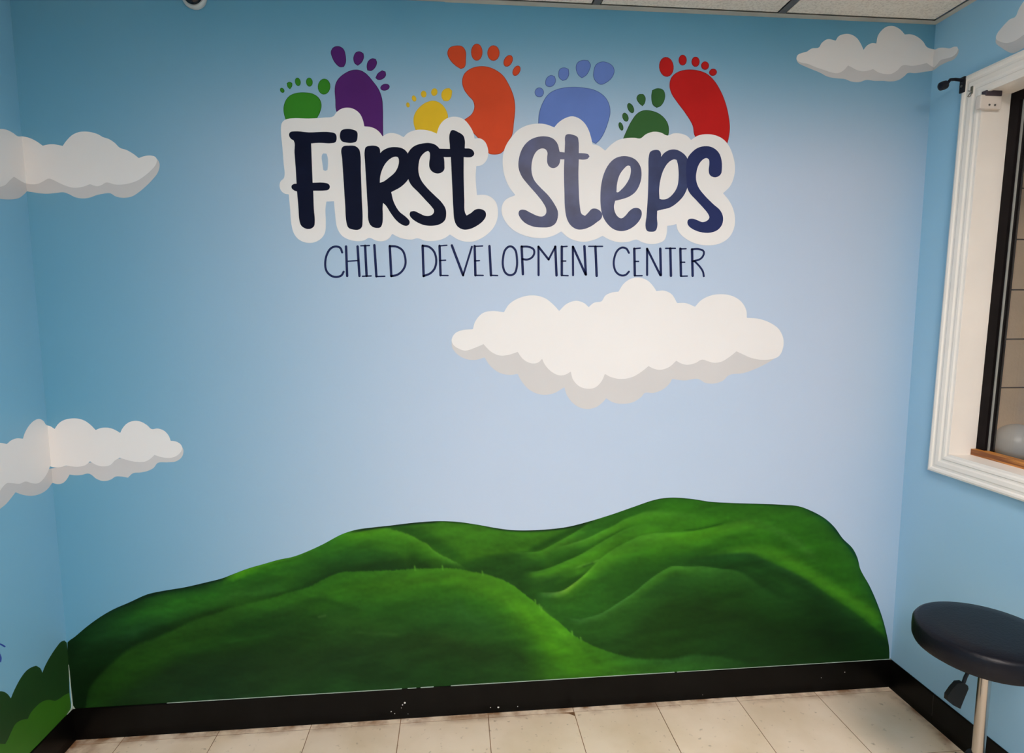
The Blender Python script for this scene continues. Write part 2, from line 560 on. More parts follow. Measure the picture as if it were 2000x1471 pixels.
win = structure(bpy.data.objects.new('window_1', None)); COL.objects.link(win)
CW = .070
prof = [(0, 0), (0, .019), (.006, .021), (.012, .020), (.016, .0165), (.022, .0165), (.026, .018), (.038, .0165), (.043, .013), (.048, .0125), (.051, .0145), (.058, .0135), (.063, .0105), (CW, .0095), (CW, 0)]
oy0, oy1, oz0, oz1 = OY0 + CW - .003, OY1 - CW + .003, OZ0 - CW + .003, OZ1 + CW - .003
corn = [((oy0, oz0), (-1, 1)), ((oy0, oz1), (-1, -1)), ((oy1, oz1), (1, -1)), ((oy1, oz0), (1, 1))]
for k in range(4):
    (A, da), (B, db) = corn[k], corn[(k + 1) % 4]
    V = []
    for (P, dd) in ((A, da), (B, db)):
        for (w, h) in prof:
            y, z = P[0] + dd[0] * w, P[1] + dd[1] * w
            V.append((W - h, sh(y, z), z))
    n = len(prof)
    Fc = [(i, (i + 1) % n, n + (i + 1) % n, n + i) for i in range(n)] + [tuple(range(n)), tuple(range(2 * n - 1, n - 1, -1))]
    bm = bmesh.new(); me = mesh(V, Fc); bm.from_mesh(me)
    mb = MB(); mb.bm.free(); mb.bm = bm
    mb.build('casing_board', M_TRIM, win)
JX0, JX1 = W - .009, W + .088


def jamb(name, q, m):
    V = []
    for x in (JX0, JX1):
        for (y, z) in q: V.append((x, sh(y, z), z))
    me = mesh(V, [(0, 1, 2, 3), (7, 6, 5, 4), (0, 4, 5, 1), (1, 5, 6, 2), (2, 6, 7, 3), (3, 7, 4, 0)])
    bm = bmesh.new(); bm.from_mesh(me); mb = MB(); mb.bm.free(); mb.bm = bm
    return mb.build(name, m, win)


ty = .012
jamb('jamb_board', [(OY0 + .012, OZ0 - ty), (OY0 + .012, OZ1 + ty), (OY0, OZ1), (OY0, OZ0)], M_TRIM)
jamb('jamb_board', [(OY1, OZ0), (OY1, OZ1), (OY1 - .012, OZ1 + ty), (OY1 - .012, OZ0 - ty)], M_TRIM)
jamb('head_board', [(OY0, OZ1), (OY0, OZ1 + ty), (OY1, OZ1 + ty), (OY1, OZ1)], M_TRIM)
jamb('sill_board', [(OY0, OZ0 - ty), (OY0, OZ0), (OY1, OZ0), (OY1, OZ0 - ty)], M_TRIM)
# sash
sx0, sx1 = W + .088, W + .125


def sbox(y0, y1, z0, z1, x0=sx0, x1=sx1):
    V = [(x, sh(y, z), z) for x in (x0, x1) for (y, z) in ((y0, z0), (y0, z1), (y1, z1), (y1, z0))]
    me = mesh(V, [(0, 1, 2, 3), (7, 6, 5, 4), (0, 4, 5, 1), (1, 5, 6, 2), (2, 6, 7, 3), (3, 7, 4, 0)])
    bm = bmesh.new(); bm.from_mesh(me); mb = MB(); mb.bm.free(); mb.bm = bm
    return mb


ST = .032
sbox(OY0 + .03, OY0 - ST, OZ0, OZ1).build('frame_stile', M_DARKFRAME, win)
sbox(OY1 + ST, OY1 - .03, OZ0, OZ1).build('frame_stile', M_DARKFRAME, win)
sbox(OY0 - ST, OY1 + ST, OZ1 - .028, OZ1).build('frame_head', M_DARKFRAME, win)
sbox(OY0 - .001, OY1 + .001, OZ0, OZ0 + .020, W + .070, W + .1).build('wooden_stop', M_WOOD, win)
sbox(OY0 - ST + .002, OY1 + ST, OZ0 + .012, OZ1 - .02, W + .104, W + .109).build('pane', M_GLASS, win)
# small grey bead beside the glass
sbox(OY0 - ST, OY0 - ST - .003, OZ0 + .02, OZ1 - .028, W + .098, W + .104).build('glazing_bead', mat('grey_bead', (.30, .31, .29), .5), win)

# sensor box on the jamb, just under the head
def onj(px, py, y=OY0): return hit(px, py, 1, y)


jy = sh(OY0, 2.06)
A_, B_ = hit(1916, 184, 1, jy - .018), hit(1956, 213, 1, jy - .018)
se = empty('window_sensor', (A_.x, jy, B_.z), 'small white plastic alarm sensor box at the top of the window jamb', 'sensor')
MB().box((A_.x, jy - .018, B_.z), (B_.x, jy - .0005, A_.z), .003).build('housing', M_SENSOR, se, org=se.location)
MB().box((A_.x + .014, jy - .021, A_.z - .004), (B_.x - .004, jy - .004, A_.z + .012), .002).build('dark_gap', M_PURPLE, se, org=se.location)  # dark block in place of the dark recess above the sensor
for u in (.42, .68):
    MB().lathe([(.0032, 0), (.0032, .0012), (.002, .0018)], (A_.x + (B_.x - A_.x) * u, jy - .018, B_.z + .011), 10, Matrix.Rotation(math.pi / 2, 3, 'X')).build('screw', M_SCREW, se, org=se.location)

# black rod bracket at the corner of the casing
P = hit(1881, 166, 0, W - .021)
by, bz = P.y, P.z
bk = empty('rod_bracket', (W - .02, by, bz), 'black metal curtain rod bracket screwed to the upper window casing corner', 'bracket')
MB().box((W - .026, by - .009, bz - .024), (W - .0195, by + .009, bz + .024), .002).build('plate', M_BLACKMETAL, bk, org=bk.location)
MB().tube([(W - .024, by, bz + .014), (W - .050, by, bz + .016), (W - .066, by, bz + .014), (W - .072, by, bz + .006), (W - .080, by, bz - .001)], .0048, 10).build('arm', M_BLACKMETAL, bk, org=bk.location, smooth=True)
MB().lathe([(.007, -.013), (.0125, -.009), (.0135, 0), (.0125, .009), (.007, .013)], (W - .088, by, bz - .004), 18, Matrix.Rotation(math.radians(70), 3, 'Y')).build('cup', M_BLACKMETAL, bk, org=bk.location, smooth=True)
MB().lathe([(.004, 0), (.004, .0012), (.002, .002)], (W - .0262, by, bz - .004), 10, Matrix.Rotation(-math.pi / 2, 3, 'Y')).build('screw', M_SCREW, bk, org=bk.location)
# little cup hook
P = hit(1897.5, 181, 0, W - .017)
hk = empty('cup_hook', (W - .016, P.y, P.z), 'small bare metal cup hook screwed into the white window casing', 'hook')
MB().box((W - .0185, P.y - .004, P.z - .004), (W - .0155, P.y + .004, P.z + .019), .001).build('plate', mat('dull_green_metal', (.16, .17, .13), .4, metal=.6), hk, org=hk.location)
MB().tube([(W - .018, P.y, P.z + .004)] + [(W - .026 - .008 * math.cos(t), P.y, P.z - .004 - .009 * math.sin(t)) for t in np.linspace(-1.9 + math.pi, 2 * math.pi - 1.2, 9)], .0016, 8).build('hook', M_STEEL, hk, org=hk.location, smooth=True)

# ------------------------------------------------------------------ outside the window: block wall
bw = empty('block_wall', (4.0, .3, 0), 'beige painted block wall with dark joints seen through the window', 'wall')
MB().box((3.05, .304, 0), (5.1, .42, 3.2)).build('mortar_core', M_MORTAR, bw, org=bw.location)
blk = None
zc0 = .890 - .2035 * 4
for r in range(-1, 15):
    z = zc0 + .2035 * r
    for k in range(6):
        xx = 3.06 + k * .4064 - (.2032 if r % 2 else 0)
        a, b = max(xx, 3.05), min(xx + .4034, 5.1)
        if b - a < .02: continue
        zz0, zz1 = max(z + .003, .0), z + .2005
        if zz1 - zz0 < .02: continue
        if k in (1, 2, 3, 4) and r > 0 and blk is not None:
            o = link('block', blk, None, bw)
        else:
            o = MB().box((-(b - a) / 2, -.006, -(zz1 - zz0) / 2), ((b - a) / 2, .006, (zz1 - zz0) / 2)).build('block', M_BLOCK, bw)
            if k in (1, 2, 3, 4) and r > 0: blk = o.data
        o.location = Vector(((a + b) / 2, .2985, (zz0 + zz1) / 2)) - bw.location
structure(MB().box((W + TH, -D, -.2), (6.5, 1.0, -.05)).build('floor_outside', M_GROUND))
# unidentified milky round thing, modelled as a plain globe on a short post
P = hit(1985, 855, 1, .16)
gl = empty('white_globe', (P.x, .16, -.05), 'milky white rounded globe outside behind the lower window glass', 'globe')
gr = .075
MB().lathe([(.02, -gr * .98)] + [(gr * math.cos(t), gr * math.sin(t)) for t in np.linspace(-1.25, 1.45, 16)], (P.x, .16, P.z - .02), 28).build('globe', M_GLOBE, gl, org=gl.location, smooth=True)
MB().lathe([(.07, -.05), (.07, -.03), (.018, -.02), (.018, P.z - .02 - gr * .9)], (P.x, .16, 0), 20).build('post', M_BLACKMETAL, gl, org=gl.location, smooth=True)

# ------------------------------------------------------------------ mural tools
def catmull(pts, closed=True, sub=5, corner=55):
    n = len(pts); P = [np.array(p, float) for p in pts]; tang = []
    for i in range(n):
        if closed: a, b, c = P[i - 1], P[i], P[(i + 1) % n]
        else: a, b, c = P[max(i - 1, 0)], P[i], P[min(i + 1, n - 1)]
        u, v = b - a, c - b
        lu, lv = np.linalg.norm(u), np.linalg.norm(v)
        if lu < 1e-6 or lv < 1e-6:
            d = v if lu < 1e-6 else u
            tang.append(d / (np.linalg.norm(d) + 1e-9)); continue
        ang = math.degrees(math.acos(max(-1, min(1, u.dot(v) / (lu * lv)))))
        if ang > corner: tang.append(None)
        else:
            d = (u / lu + v / lv); tang.append(d / (np.linalg.norm(d) + 1e-9))
    out = []
    for i in range(n if closed else n - 1):
        p, q = P[i], P[(i + 1) % n]
        L = np.linalg.norm(q - p)

        def tv(t, other, fwd):
            if t is None: return (q - p)
            return t * L
        m0, m1 = tv(tang[i], None, 1), tv(tang[(i + 1) % n], None, 0)
        for k in range(sub):
            t = k / sub
            out.append((2 * t ** 3 - 3 * t * t + 1) * p + (t ** 3 - 2 * t * t + t) * m0 + (-2 * t ** 3 + 3 * t * t) * q + (t ** 3 - t * t) * m1)
    if not closed: out.append(P[-1])
    return [tuple(p) for p in out]


def to_wall(px, wall):
    x, y = px
    if wall == 'back':
        p = hit(x, y, 1, 0); return (p.x, p.z)
    p = hit(x, y, 0, 0 if wall == 'left' else W)
    return (p.y, p.z)


def wall3(u, v, wall, off):
    return (u, -off, v) if wall == 'back' else ((off, u, v) if wall == 'left' else (W - off, u, v))


LC = (proj((0, 0, 0)), proj((0, 0, H)))
RC = (proj((W, 0, 0)), proj((W, 0, H)))


def clip(loop, line, keep_right):
    (x0, y0), (x1, y1) = line

    def s(p):
        xl = x0 + (x1 - x0) * (p[1] - y0) / (y1 - y0)
        return (p[0] - xl) if keep_right else (xl - p[0])
    out = []
    for i in range(len(loop)):
        a, b = loop[i - 1], loop[i]
        sa, sb = s(a), s(b)
        if (sa >= 0) != (sb >= 0):
            t = sa / (sa - sb)
            out.append((a[0] + (b[0] - a[0]) * t, a[1] + (b[1] - a[1]) * t))
        if sb >= 0: out.append(b)
    return out


def dedupe(l):
    o = []
    for p in l:
        if not o or abs(p[0] - o[-1][0]) + abs(p[1] - o[-1][1]) > 1e-5: o.append(p)
    while len(o) > 2 and abs(o[0][0] - o[-1][0]) + abs(o[0][1] - o[-1][1]) < 1e-5: o.pop()
    return o


def paint(name, groups, wall, off, m, parent, thick=.0003, label=None):
    """groups: list of [outer loop, hole, hole...] in photo pixels -> thin coat of paint on the wall"""
    V, Fc = [], []
    org = parent.location if parent is not None else (0, 0, 0)
    for loops in groups:
        L2 = [dedupe([to_wall(p, wall) for p in l]) for l in loops]
        L2 = [l for l in L2 if len(l) > 2]
        if not L2: continue
        tri = geometry.tessellate_polygon([[Vector((u, v, 0)) for u, v in l] for l in L2])
        flat = [p for l in L2 for p in l]
        base = len(V)
        V += [wall3(u, v, wall, off + thick) for u, v in flat]
        V += [wall3(u, v, wall, off) for u, v in flat]
        n = len(flat)
        nrm = {'back': Vector((0, -1, 0)), 'left': Vector((1, 0, 0)), 'right': Vector((-1, 0, 0))}[wall]
        for t in tri:
            p, q, r = [Vector(V[base + i]) for i in t]
            Fc.append(tuple(base + i for i in (t if (q - p).cross(r - p).dot(nrm) > 0 else t[::-1])))
        k = 0
        for l in L2:
            for i in range(len(l)):
                j = (i + 1) % len(l)
                Fc.append((base + k + i, base + k + j, base + n + k + j, base + n + k + i))
            k += len(l)
    if not V: return None
    return link(name, mesh(V, Fc, org), m, parent, label)


def tr(pts, off, s): return [(off[0] + x / s, off[1] + y / s) for x, y in pts]


def ribbon(pts, w, cap=6):
    """a brush stroke: centre line with width -> outline with round ends"""
    P = [np.array(p, float) for p in pts]
    ws = w if isinstance(w, (list, tuple)) else [w] * len(P)
    Lf, Rt = [], []
    for i in range(len(P)):
        t = P[min(i + 1, len(P) - 1)] - P[max(i - 1, 0)]
        t = t / (np.linalg.norm(t) + 1e-9); n = np.array((-t[1], t[0]))
        Lf.append(P[i] + n * ws[i] / 2); Rt.append(P[i] - n * ws[i] / 2)

    def cap_(c, t, r):
        a = math.atan2(t[1], t[0]) + math.pi / 2
        return [c + r * np.array((math.cos(a - math.pi * k / cap), math.sin(a - math.pi * k / cap))) for k in range(1, cap)]
    return [tuple(p) for p in Lf + cap_(P[-1], P[-1] - P[-2], ws[-1] / 2) + Rt[::-1] + cap_(P[0], P[0] - P[1], ws[0] / 2)]


def ring(pts, w):
    P = [np.array(p, float) for p in pts]; n = len(P); A_, B_ = [], []
    for i in range(n):
        t = P[(i + 1) % n] - P[i - 1]; t = t / (np.linalg.norm(t) + 1e-9); k = np.array((-t[1], t[0]))
        A_.append(tuple(P[i] + k * w / 2)); B_.append(tuple(P[i] - k * w / 2))
    area = lambda l: abs(sum(l[i - 1][0] * l[i][1] - l[i][0] * l[i - 1][1] for i in range(n)))
    return [A_, B_] if area(A_) > area(B_) else [B_, A_]


def centre(wall, loops):
    q = [to_wall(p, wall) for l in loops for p in l]
    u = sum(p[0] for p in q) / len(q); v = min(p[1] for p in q)
    return Vector(wall3(u, v, wall, 0))


# ------------------------------------------------------------------ painted clouds
def cloud(top, shade, walls, label):
    top, shade = catmull(top, sub=6, corner=48), catmull(shade, sub=6, corner=48)
    main = walls[0]

    def part(loop, wall):
        if len(walls) == 1: return loop
        if wall == 'back':
            for w in walls:
                if w == 'left': loop = clip(loop, LC, True)
                if w == 'right': loop = clip(loop, RC, False)
            return loop
        return clip(loop, LC, False) if wall == 'left' else clip(loop, RC, True)
    e = empty('painted_cloud', centre(main, [part(top, main)]), label, 'painted cloud', 'clouds painted on the blue walls')
    for w in walls:
        paint('cloud_shade', [[part(shade, w)]], w, .0002, M_GREY, e, .0002, 'grey underside of the cloud')
        paint('cloud_top', [[part(top, w)]], w, .0005, M_WHITE, e, .0002)


O, s = (840, 520), 2000 / 720
cloud(tr([(117, 400), (135, 365), (175, 347), (232, 342), (245, 300), (285, 255), (335, 243), (400, 250), (430, 205), (490, 170), (555, 158), (620, 172), (670, 210), (700, 243), (740, 205), (790, 188), (835, 200), (860, 222), (890, 198), (930, 190), (950, 160), (985, 143), (1022, 138), (1050, 95), (1090, 68), (1135, 62), (1180, 78), (1215, 115), (1227, 135), (1270, 133), (1310, 152), (1340, 200), (1385, 200), (1437, 220), (1470, 185), (1520, 160), (1575, 152), (1640, 162), (1690, 195), (1715, 240), (1718, 280), (1780, 285), (1840, 305), (1890, 340), (1915, 390), (1915, 440), (1895, 485), (1870, 500), (1800, 508), (1740, 497), (1690, 475), (1662, 462), (1620, 495), (1580, 518), (1540, 524), (1505, 515), (1475, 507), (1440, 525), (1395, 535), (1360, 527), (1335, 513), (1300, 545), (1250, 562), (1210, 555), (1185, 542), (1150, 570), (1100, 600), (1040, 612), (985, 603), (948, 585), (930, 625), (895, 658), (855, 665), (810, 652), (775, 615), (763, 572), (735, 588), (700, 592), (655, 570), (620, 530), (608, 503), (585, 523), (550, 527), (505, 505), (475, 465), (430, 480), (380, 485), (335, 467), (305, 440), (290, 423), (250, 440), (190, 458), (150, 445), (125, 425)], O, s),
      tr([(117, 400), (120, 440), (150, 480), (200, 505), (250, 508), (295, 495), (330, 545), (380, 580), (430, 590), (475, 585), (500, 630), (545, 675), (610, 698), (670, 690), (728, 657), (745, 705), (790, 755), (845, 775), (900, 765), (940, 735), (955, 717), (990, 738), (1040, 747), (1100, 738), (1145, 710), (1165, 688), (1210, 688), (1260, 670), (1300, 635), (1313, 612), (1380, 620), (1455, 612), (1490, 632), (1540, 637), (1590, 620), (1620, 592), (1700, 580), (1770, 555), (1830, 525), (1885, 490), (1800, 400), (900, 450), (300, 350)], O, s),
      ['back'], 'largest white painted cloud below the lettering in the middle of the wall')
O, s = (1500, 0), 4.0
cloud(tr([(222, 458), (232, 430), (262, 415), (300, 405), (340, 380), (395, 372), (420, 335), (465, 307), (528, 318), (550, 285), (590, 268), (640, 268), (690, 295), (725, 345), (745, 390), (775, 355), (810, 338), (845, 340), (858, 280), (890, 235), (930, 208), (980, 205), (1030, 230), (1068, 270), (1110, 268), (1160, 285), (1210, 325), (1240, 368), (1290, 385), (1310, 386), (1335, 375), (1375, 372), (1420, 378), (1455, 365), (1480, 365), (1488, 385), (1470, 420), (1435, 445), (1390, 458), (1350, 470), (1320, 505), (1298, 528), (1270, 515), (1240, 493), (1190, 505), (1130, 515), (1050, 512), (1010, 550), (960, 578), (910, 578), (860, 565), (820, 540), (790, 550), (750, 558), (700, 550), (655, 528), (625, 512), (590, 550), (545, 572), (490, 565), (430, 545), (370, 525), (310, 500), (260, 490), (230, 475)], O, s),
      tr([(220, 460), (235, 490), (290, 520), (350, 545), (410, 570), (460, 597), (530, 612), (600, 618), (650, 637), (710, 642), (770, 625), (830, 632), (900, 632), (960, 637), (1020, 625), (1065, 595), (1090, 572), (1150, 572), (1230, 560), (1290, 550), (1340, 515), (1400, 485), (1450, 465), (1485, 420), (1493, 385), (1400, 410), (1000, 450), (300, 440)], O, s),
      ['back', 'right'], 'small white painted cloud folding round the corner beside the ceiling')
O, s = (1900, 0), 7.36
cloud(tr([(800, -80), (736, 20), (700, 70), (660, 140), (610, 245), (540, 275), (480, 330), (400, 420), (355, 480), (335, 540), (345, 570), (400, 600), (480, 620), (540, 610), (620, 580), (680, 540), (736, 500), (860, 440), (980, 330), (1000, 150), (930, -20)], O, s),
      tr([(330, 560), (335, 620), (420, 690), (480, 730), (570, 765), (650, 740), (736, 690), (860, 600), (1000, 470), (1020, 300), (700, 300), (500, 500)], O, s),
      ['right'], 'white painted cloud above the window casing, cut off by the picture edge')
O, s = (0, 230), 5.253
cloud(tr([(-150, 180), (-60, 130), (20, 115), (70, 125), (130, 155), (180, 190), (235, 192), (310, 210), (380, 245), (440, 288), (480, 278), (540, 272), (600, 280), (645, 290), (680, 240), (740, 180), (810, 148), (880, 142), (950, 152), (1010, 172), (1055, 198), (1120, 220), (1180, 260), (1230, 308), (1300, 332), (1370, 372), (1425, 415), (1480, 395), (1540, 388), (1590, 400), (1615, 430), (1600, 480), (1550, 540), (1480, 600), (1400, 650), (1280, 683), (1180, 685), (1090, 665), (1045, 690), (1000, 703), (960, 695), (925, 683), (880, 700), (820, 715), (750, 718), (680, 700), (610, 670), (550, 640), (500, 625), (450, 650), (390, 678), (310, 682), (240, 665), (180, 630), (140, 605), (100, 640), (50, 690), (0, 708), (-80, 700), (-200, 640), (-230, 420)], O, s),
      tr([(1620, 430), (1638, 480), (1620, 560), (1560, 640), (1490, 710), (1430, 760), (1360, 805), (1270, 822), (1190, 808), (1130, 775), (1060, 780), (990, 795), (920, 820), (840, 828), (770, 815), (710, 785), (650, 765), (580, 772), (490, 780), (400, 775), (340, 765), (275, 755), (240, 790), (190, 825), (100, 838), (0, 832), (-100, 810), (-210, 740), (-220, 500), (400, 500), (1400, 560)], O, s),
      ['back', 'left'], 'upper of the two white painted clouds in the left corner')
O, s = (0, 780), 5.0
cloud(tr([(-150, 520), (-100, 440), (-50, 425), (0, 425), (65, 437), (110, 400), (160, 382), (222, 385), (240, 330), (280, 260), (330, 210), (380, 192), (420, 210), (450, 250), (490, 262), (535, 290), (570, 240), (620, 205), (690, 188), (750, 187), (820, 205), (880, 245), (935, 300), (980, 282), (1050, 277), (1110, 292), (1175, 328), (1200, 280), (1250, 230), (1320, 210), (1380, 220), (1440, 255), (1480, 290), (1540, 285), (1600, 305), (1645, 350), (1668, 405), (1720, 412), (1765, 440), (1780, 475), (1765, 515), (1720, 555), (1660, 572), (1580, 565), (1510, 543), (1470, 580), (1420, 607), (1350, 612), (1270, 600), (1210, 583), (1170, 570), (1120, 600), (1080, 640), (1010, 655), (940, 640), (880, 605), (840, 640), (770, 658), (700, 655), (650, 648), (600, 660), (545, 665), (485, 655), (465, 710), (420, 780), (370, 820), (310, 820), (250, 803), (190, 825), (120, 820), (70, 818), (30, 850), (0, 890), (-60, 960), (-150, 900)], O, s),
      tr([(1782, 470), (1792, 500), (1775, 565), (1720, 605), (1640, 615), (1540, 622), (1500, 670), (1440, 700), (1370, 715), (1300, 722), (1250, 765), (1190, 755), (1130, 755), (1080, 785), (1010, 798), (940, 775), (890, 735), (860, 725), (800, 738), (740, 742), (680, 735), (650, 785), (610, 820), (560, 828), (510, 815), (460, 880), (400, 920), (320, 942), (230, 935), (150, 908), (110, 960), (60, 1020), (0, 1070), (-60, 1120), (-150, 1110), (-180, 900), (400, 700), (1000, 600), (1700, 500)], O, s),
      ['back', 'left'], 'lower of the two white painted clouds in the left corner, above the hills')

# ------------------------------------------------------------------ painted hills
def seg(pts, off=(0, 0), s=1.0): return np.array([(off[0] + x / s, off[1] + y / s) for x, y in pts], float)


SIL = seg([(131, 1258), (132, 1255), (146, 1244), (171, 1223), (196, 1205), (220, 1191), (252, 1177), (288, 1161), (320, 1154), (362, 1147), (401, 1138), (433, 1130), (454, 1122), (483, 1111), (514, 1102), (546, 1093), (571, 1088), (596, 1079), (631, 1063), (667, 1044), (695, 1035), (731, 1030), (759, 1027), (800, 1022), (827, 1019.5), (859, 1018), (894, 1019.5), (933, 1025), (972, 1032), (1000, 1035.5), (1036, 1036), (1071, 1034), (1107, 1029.5), (1153, 1018), (1195, 1005), (1238, 990), (1273, 978), (1290, 974), (1314, 972), (1354, 975), (1386, 980), (1429, 982.5), (1478, 984), (1528, 986), (1560, 989), (1580, 996), (1610, 1012), (1629, 1029), (1646, 1052), (1665, 1071), (1675, 1091), (1680, 1111), (1698, 1144), (1711, 1173), (1723, 1206), (1731, 1236), (1736, 1262), (1737.5, 1284)])


def smooth_curve(P, n=8):
    q = np.array(catmull([tuple(p) for p in P], closed=False, sub=n, corner=80))
    return q[np.argsort(q[:, 0], kind='stable')]


SILs = smooth_curve(SIL)
gx = np.unique(np.concatenate([np.arange(132, 1672, 2.0), np.arange(1672, 1738, 1.0)]))
NY = 150
ytop = np.interp(gx, SILs[:, 0], SILs[:, 1])
pb0, pb1 = proj((0, -.0035, BB)), proj((W, -.0035, BB))
ybot = pb0[1] + (gx - pb0[0]) / (pb1[0] - pb0[0]) * (pb1[1] - pb0[1]) - 1.2
ybot = np.maximum(ybot, ytop + .5)
tt = np.linspace(0, 1, NY)
GX = np.repeat(gx[:, None], NY, 1)
GY = ytop[:, None] + (ybot - ytop)[:, None] * tt[None, :]
CC = np.zeros(GX.shape + (3,))
LAB = np.zeros(GX.shape, int)
rng = np.random.default_rng(3)


def vnoise(u, v, seed):
    r = np.random.default_rng(seed).random((256, 256))
    iu, iv = np.floor(u).astype(int), np.floor(v).astype(int)
    fu, fv = u - iu, v - iv
    fu, fv = fu * fu * (3 - 2 * fu), fv * fv * (3 - 2 * fv)
    g = lambda a, b: r[a % 256, b % 256]
    return (g(iu, iv) * (1 - fu) + g(iu + 1, iv) * fu) * (1 - fv) + (g(iu, iv + 1) * (1 - fu) + g(iu + 1, iv + 1) * fu) * fv - .5


def sstep(x): x = np.clip(x, 0, 1); return x * x * (3 - 2 * x)


def layer(crest, stations, x0=None, x1=None, soft=3.0, fade0=1.0, fade1=1.0, lab=None, jag=0.0, fullsoft=None):
    c = smooth_curve(np.array(crest, float))
    a, b = (crest[0][0] if x0 is None else x0), (crest[-1][0] if x1 is None else x1)
    cy = np.interp(GX, c[:, 0], c[:, 1])
    if jag: cy = cy + jag * 2 * vnoise(GX / 3.0, GX * 0 + 5, 11)
    d = GY - cy
    xs_ = [q[0] for q in stations]
    prof = []
    for _, st in stations:
        ds = [k[0] for k in st]
        prof.append(np.stack([np.interp(d, ds, [k[1][ch] for k in st]) for ch in range(3)], -1))
    if len(prof) == 1: col = prof[0]
    else:
        col = np.zeros(CC.shape)
        for i in range(len(xs_)):
            tri = np.interp(GX, xs_, [1.0 if j == i else 0.0 for j in range(len(xs_))])
            col += tri[..., None] * prof[i]
    sf = soft if fullsoft is None else np.interp(GX, [k[0] for k in fullsoft], [k[1] for k in fullsoft])
    mk = sstep(d / sf + .5) * sstep((GX - a) / fade0) * sstep((b - GX) / fade1)
    CC[:] = CC * (1 - mk[..., None]) + col * mk[..., None]
    if lab is not None: LAB[mk > .5] = lab


def stroke(pts, w, col, alpha=1.0, below=None):
    P = np.array(catmull(pts, closed=False, sub=5, corner=80))
    best = np.full(GX.shape, 1e9); tpar = np.zeros(GX.shape)
    bx0, bx1, by0, by1 = P[:, 0].min() - 4 * w, P[:, 0].max() + 4 * w, P[:, 1].min() - 4 * w, P[:, 1].max() + 4 * w
    m_ = (GX > bx0) & (GX < bx1) & (GY > by0) & (GY < by1)
    X, Y = GX[m_], GY[m_]
    bb = np.full(X.shape, 1e9); tp = np.zeros(X.shape)
    n = len(P) - 1
    for i in range(n):
        a, b = P[i], P[i + 1]; ab = b - a
        t = np.clip(((X - a[0]) * ab[0] + (Y - a[1]) * ab[1]) / (ab @ ab + 1e-9), 0, 1)
        dd = np.hypot(X - a[0] - t * ab[0], Y - a[1] - t * ab[1])
        u = dd < bb
        bb[u] = dd[u]; tp[u] = ((i + t) / n)[u]
    al = alpha * np.exp(-(bb / w) ** 2) * np.clip(np.minimum(tp, 1 - tp) * 6 + .25, 0, 1)
    CC[m_] = CC[m_] * (1 - al[:, None]) + np.array(col, float) * al[:, None]


sil = lambda a, b: [tuple(p) for p in SIL if a <= p[0] <= b]
# back middle hill
layer(sil(700, 1240), [(700, [(0, (62, 118, 26)), (30, (58, 112, 24)), (70, (60, 113, 24)), (100, (40, 85, 22)), (140, (34, 74, 24))])], x0=0, x1=1300, lab=1)
stroke([(752, 1030), (780, 1032), (804, 1039), (826, 1048), (852, 1065), (876, 1080), (910, 1098)], 13, (34, 76, 20), .95)
stroke([(800, 1030), (835, 1048), (865, 1070), (900, 1088)], 14, (44, 92, 22), .45)
# right dome
layer(sil(1150, 1740), [(1160, [(0, (44, 96, 22)), (14, (48, 104, 24)), (80, (48, 104, 20))]), (1330, [(0, (42, 96, 22)), (12, (46, 104, 20)), (40, (52, 110, 20)), (100, (46, 100, 20))]),
      (1500, [(0, (46, 100, 22)), (15, (50, 108, 24)), (60, (46, 104, 20)), (120, (46, 102, 20)), (200, (38, 88, 20))]), (1738, [(0, (36, 84, 24)), (60, (40, 94, 20)), (200, (36, 86, 20))])], x0=1130, x1=1800, fade0=40, lab=2)
stroke([(1560, 989), (1600, 1010), (1636, 1045), (1665, 1080), (1685, 1125), (1708, 1175), (1730, 1240)], 7, (32, 84, 30), .6)
stroke([(1436, 1018), (1470, 1022), (1500, 1030), (1540, 1050), (1570, 1072), (1600, 1098)], 8, (66, 122, 40), .5)
stroke([(1430, 1074), (1464, 1072), (1500, 1078), (1530, 1090), (1560, 1108), (1590, 1128), (1620, 1147), (1650, 1165), (1680, 1186), (1708, 1206), (1722, 1226)], 13, (68, 130, 26), .95)
# valley
layer([(860, 1108), (900, 1099), (940, 1088), (975, 1082), (1010, 1079), (1060, 1078)], [(900, [(0, (42, 88, 22)), (12, (36, 78, 22)), (60, (34, 72, 24))])], x0=860, x1=1140, soft=10, fade0=30, fade1=60)
stroke([(1152, 1021), (1120, 1037), (1090, 1050), (1060, 1066), (1030, 1076)][::-1], 8, (32, 72, 18), .95)
# ridge 1
layer([(1000, 1080), (1014, 1079), (1056, 1076), (1072, 1068), (1096, 1055), (1116, 1044), (1140, 1029), (1160, 1017), (1195, 1003), (1240, 988), (1273, 976), (1300, 970)],
      [(1010, [(0, (54, 104, 32)), (8, (42, 88, 26)), (40, (32, 70, 22))]), (1060, [(0, (72, 132, 32)), (8, (64, 122, 28)), (20, (44, 94, 26)), (36, (32, 72, 18))]), (1100, [(0, (76, 138, 36)), (14, (62, 116, 26)), (24, (60, 112, 26))]),
       (1150, [(0, (50, 108, 26)), (14, (46, 100, 26)), (30, (44, 96, 24))]), (1240, [(0, (38, 88, 24)), (10, (42, 98, 22)), (22, (46, 104, 24))]), (1300, [(0, (38, 88, 24)), (15, (44, 102, 22)), (30, (48, 106, 22))])], soft=3, fade0=20, fade1=70, lab=3)
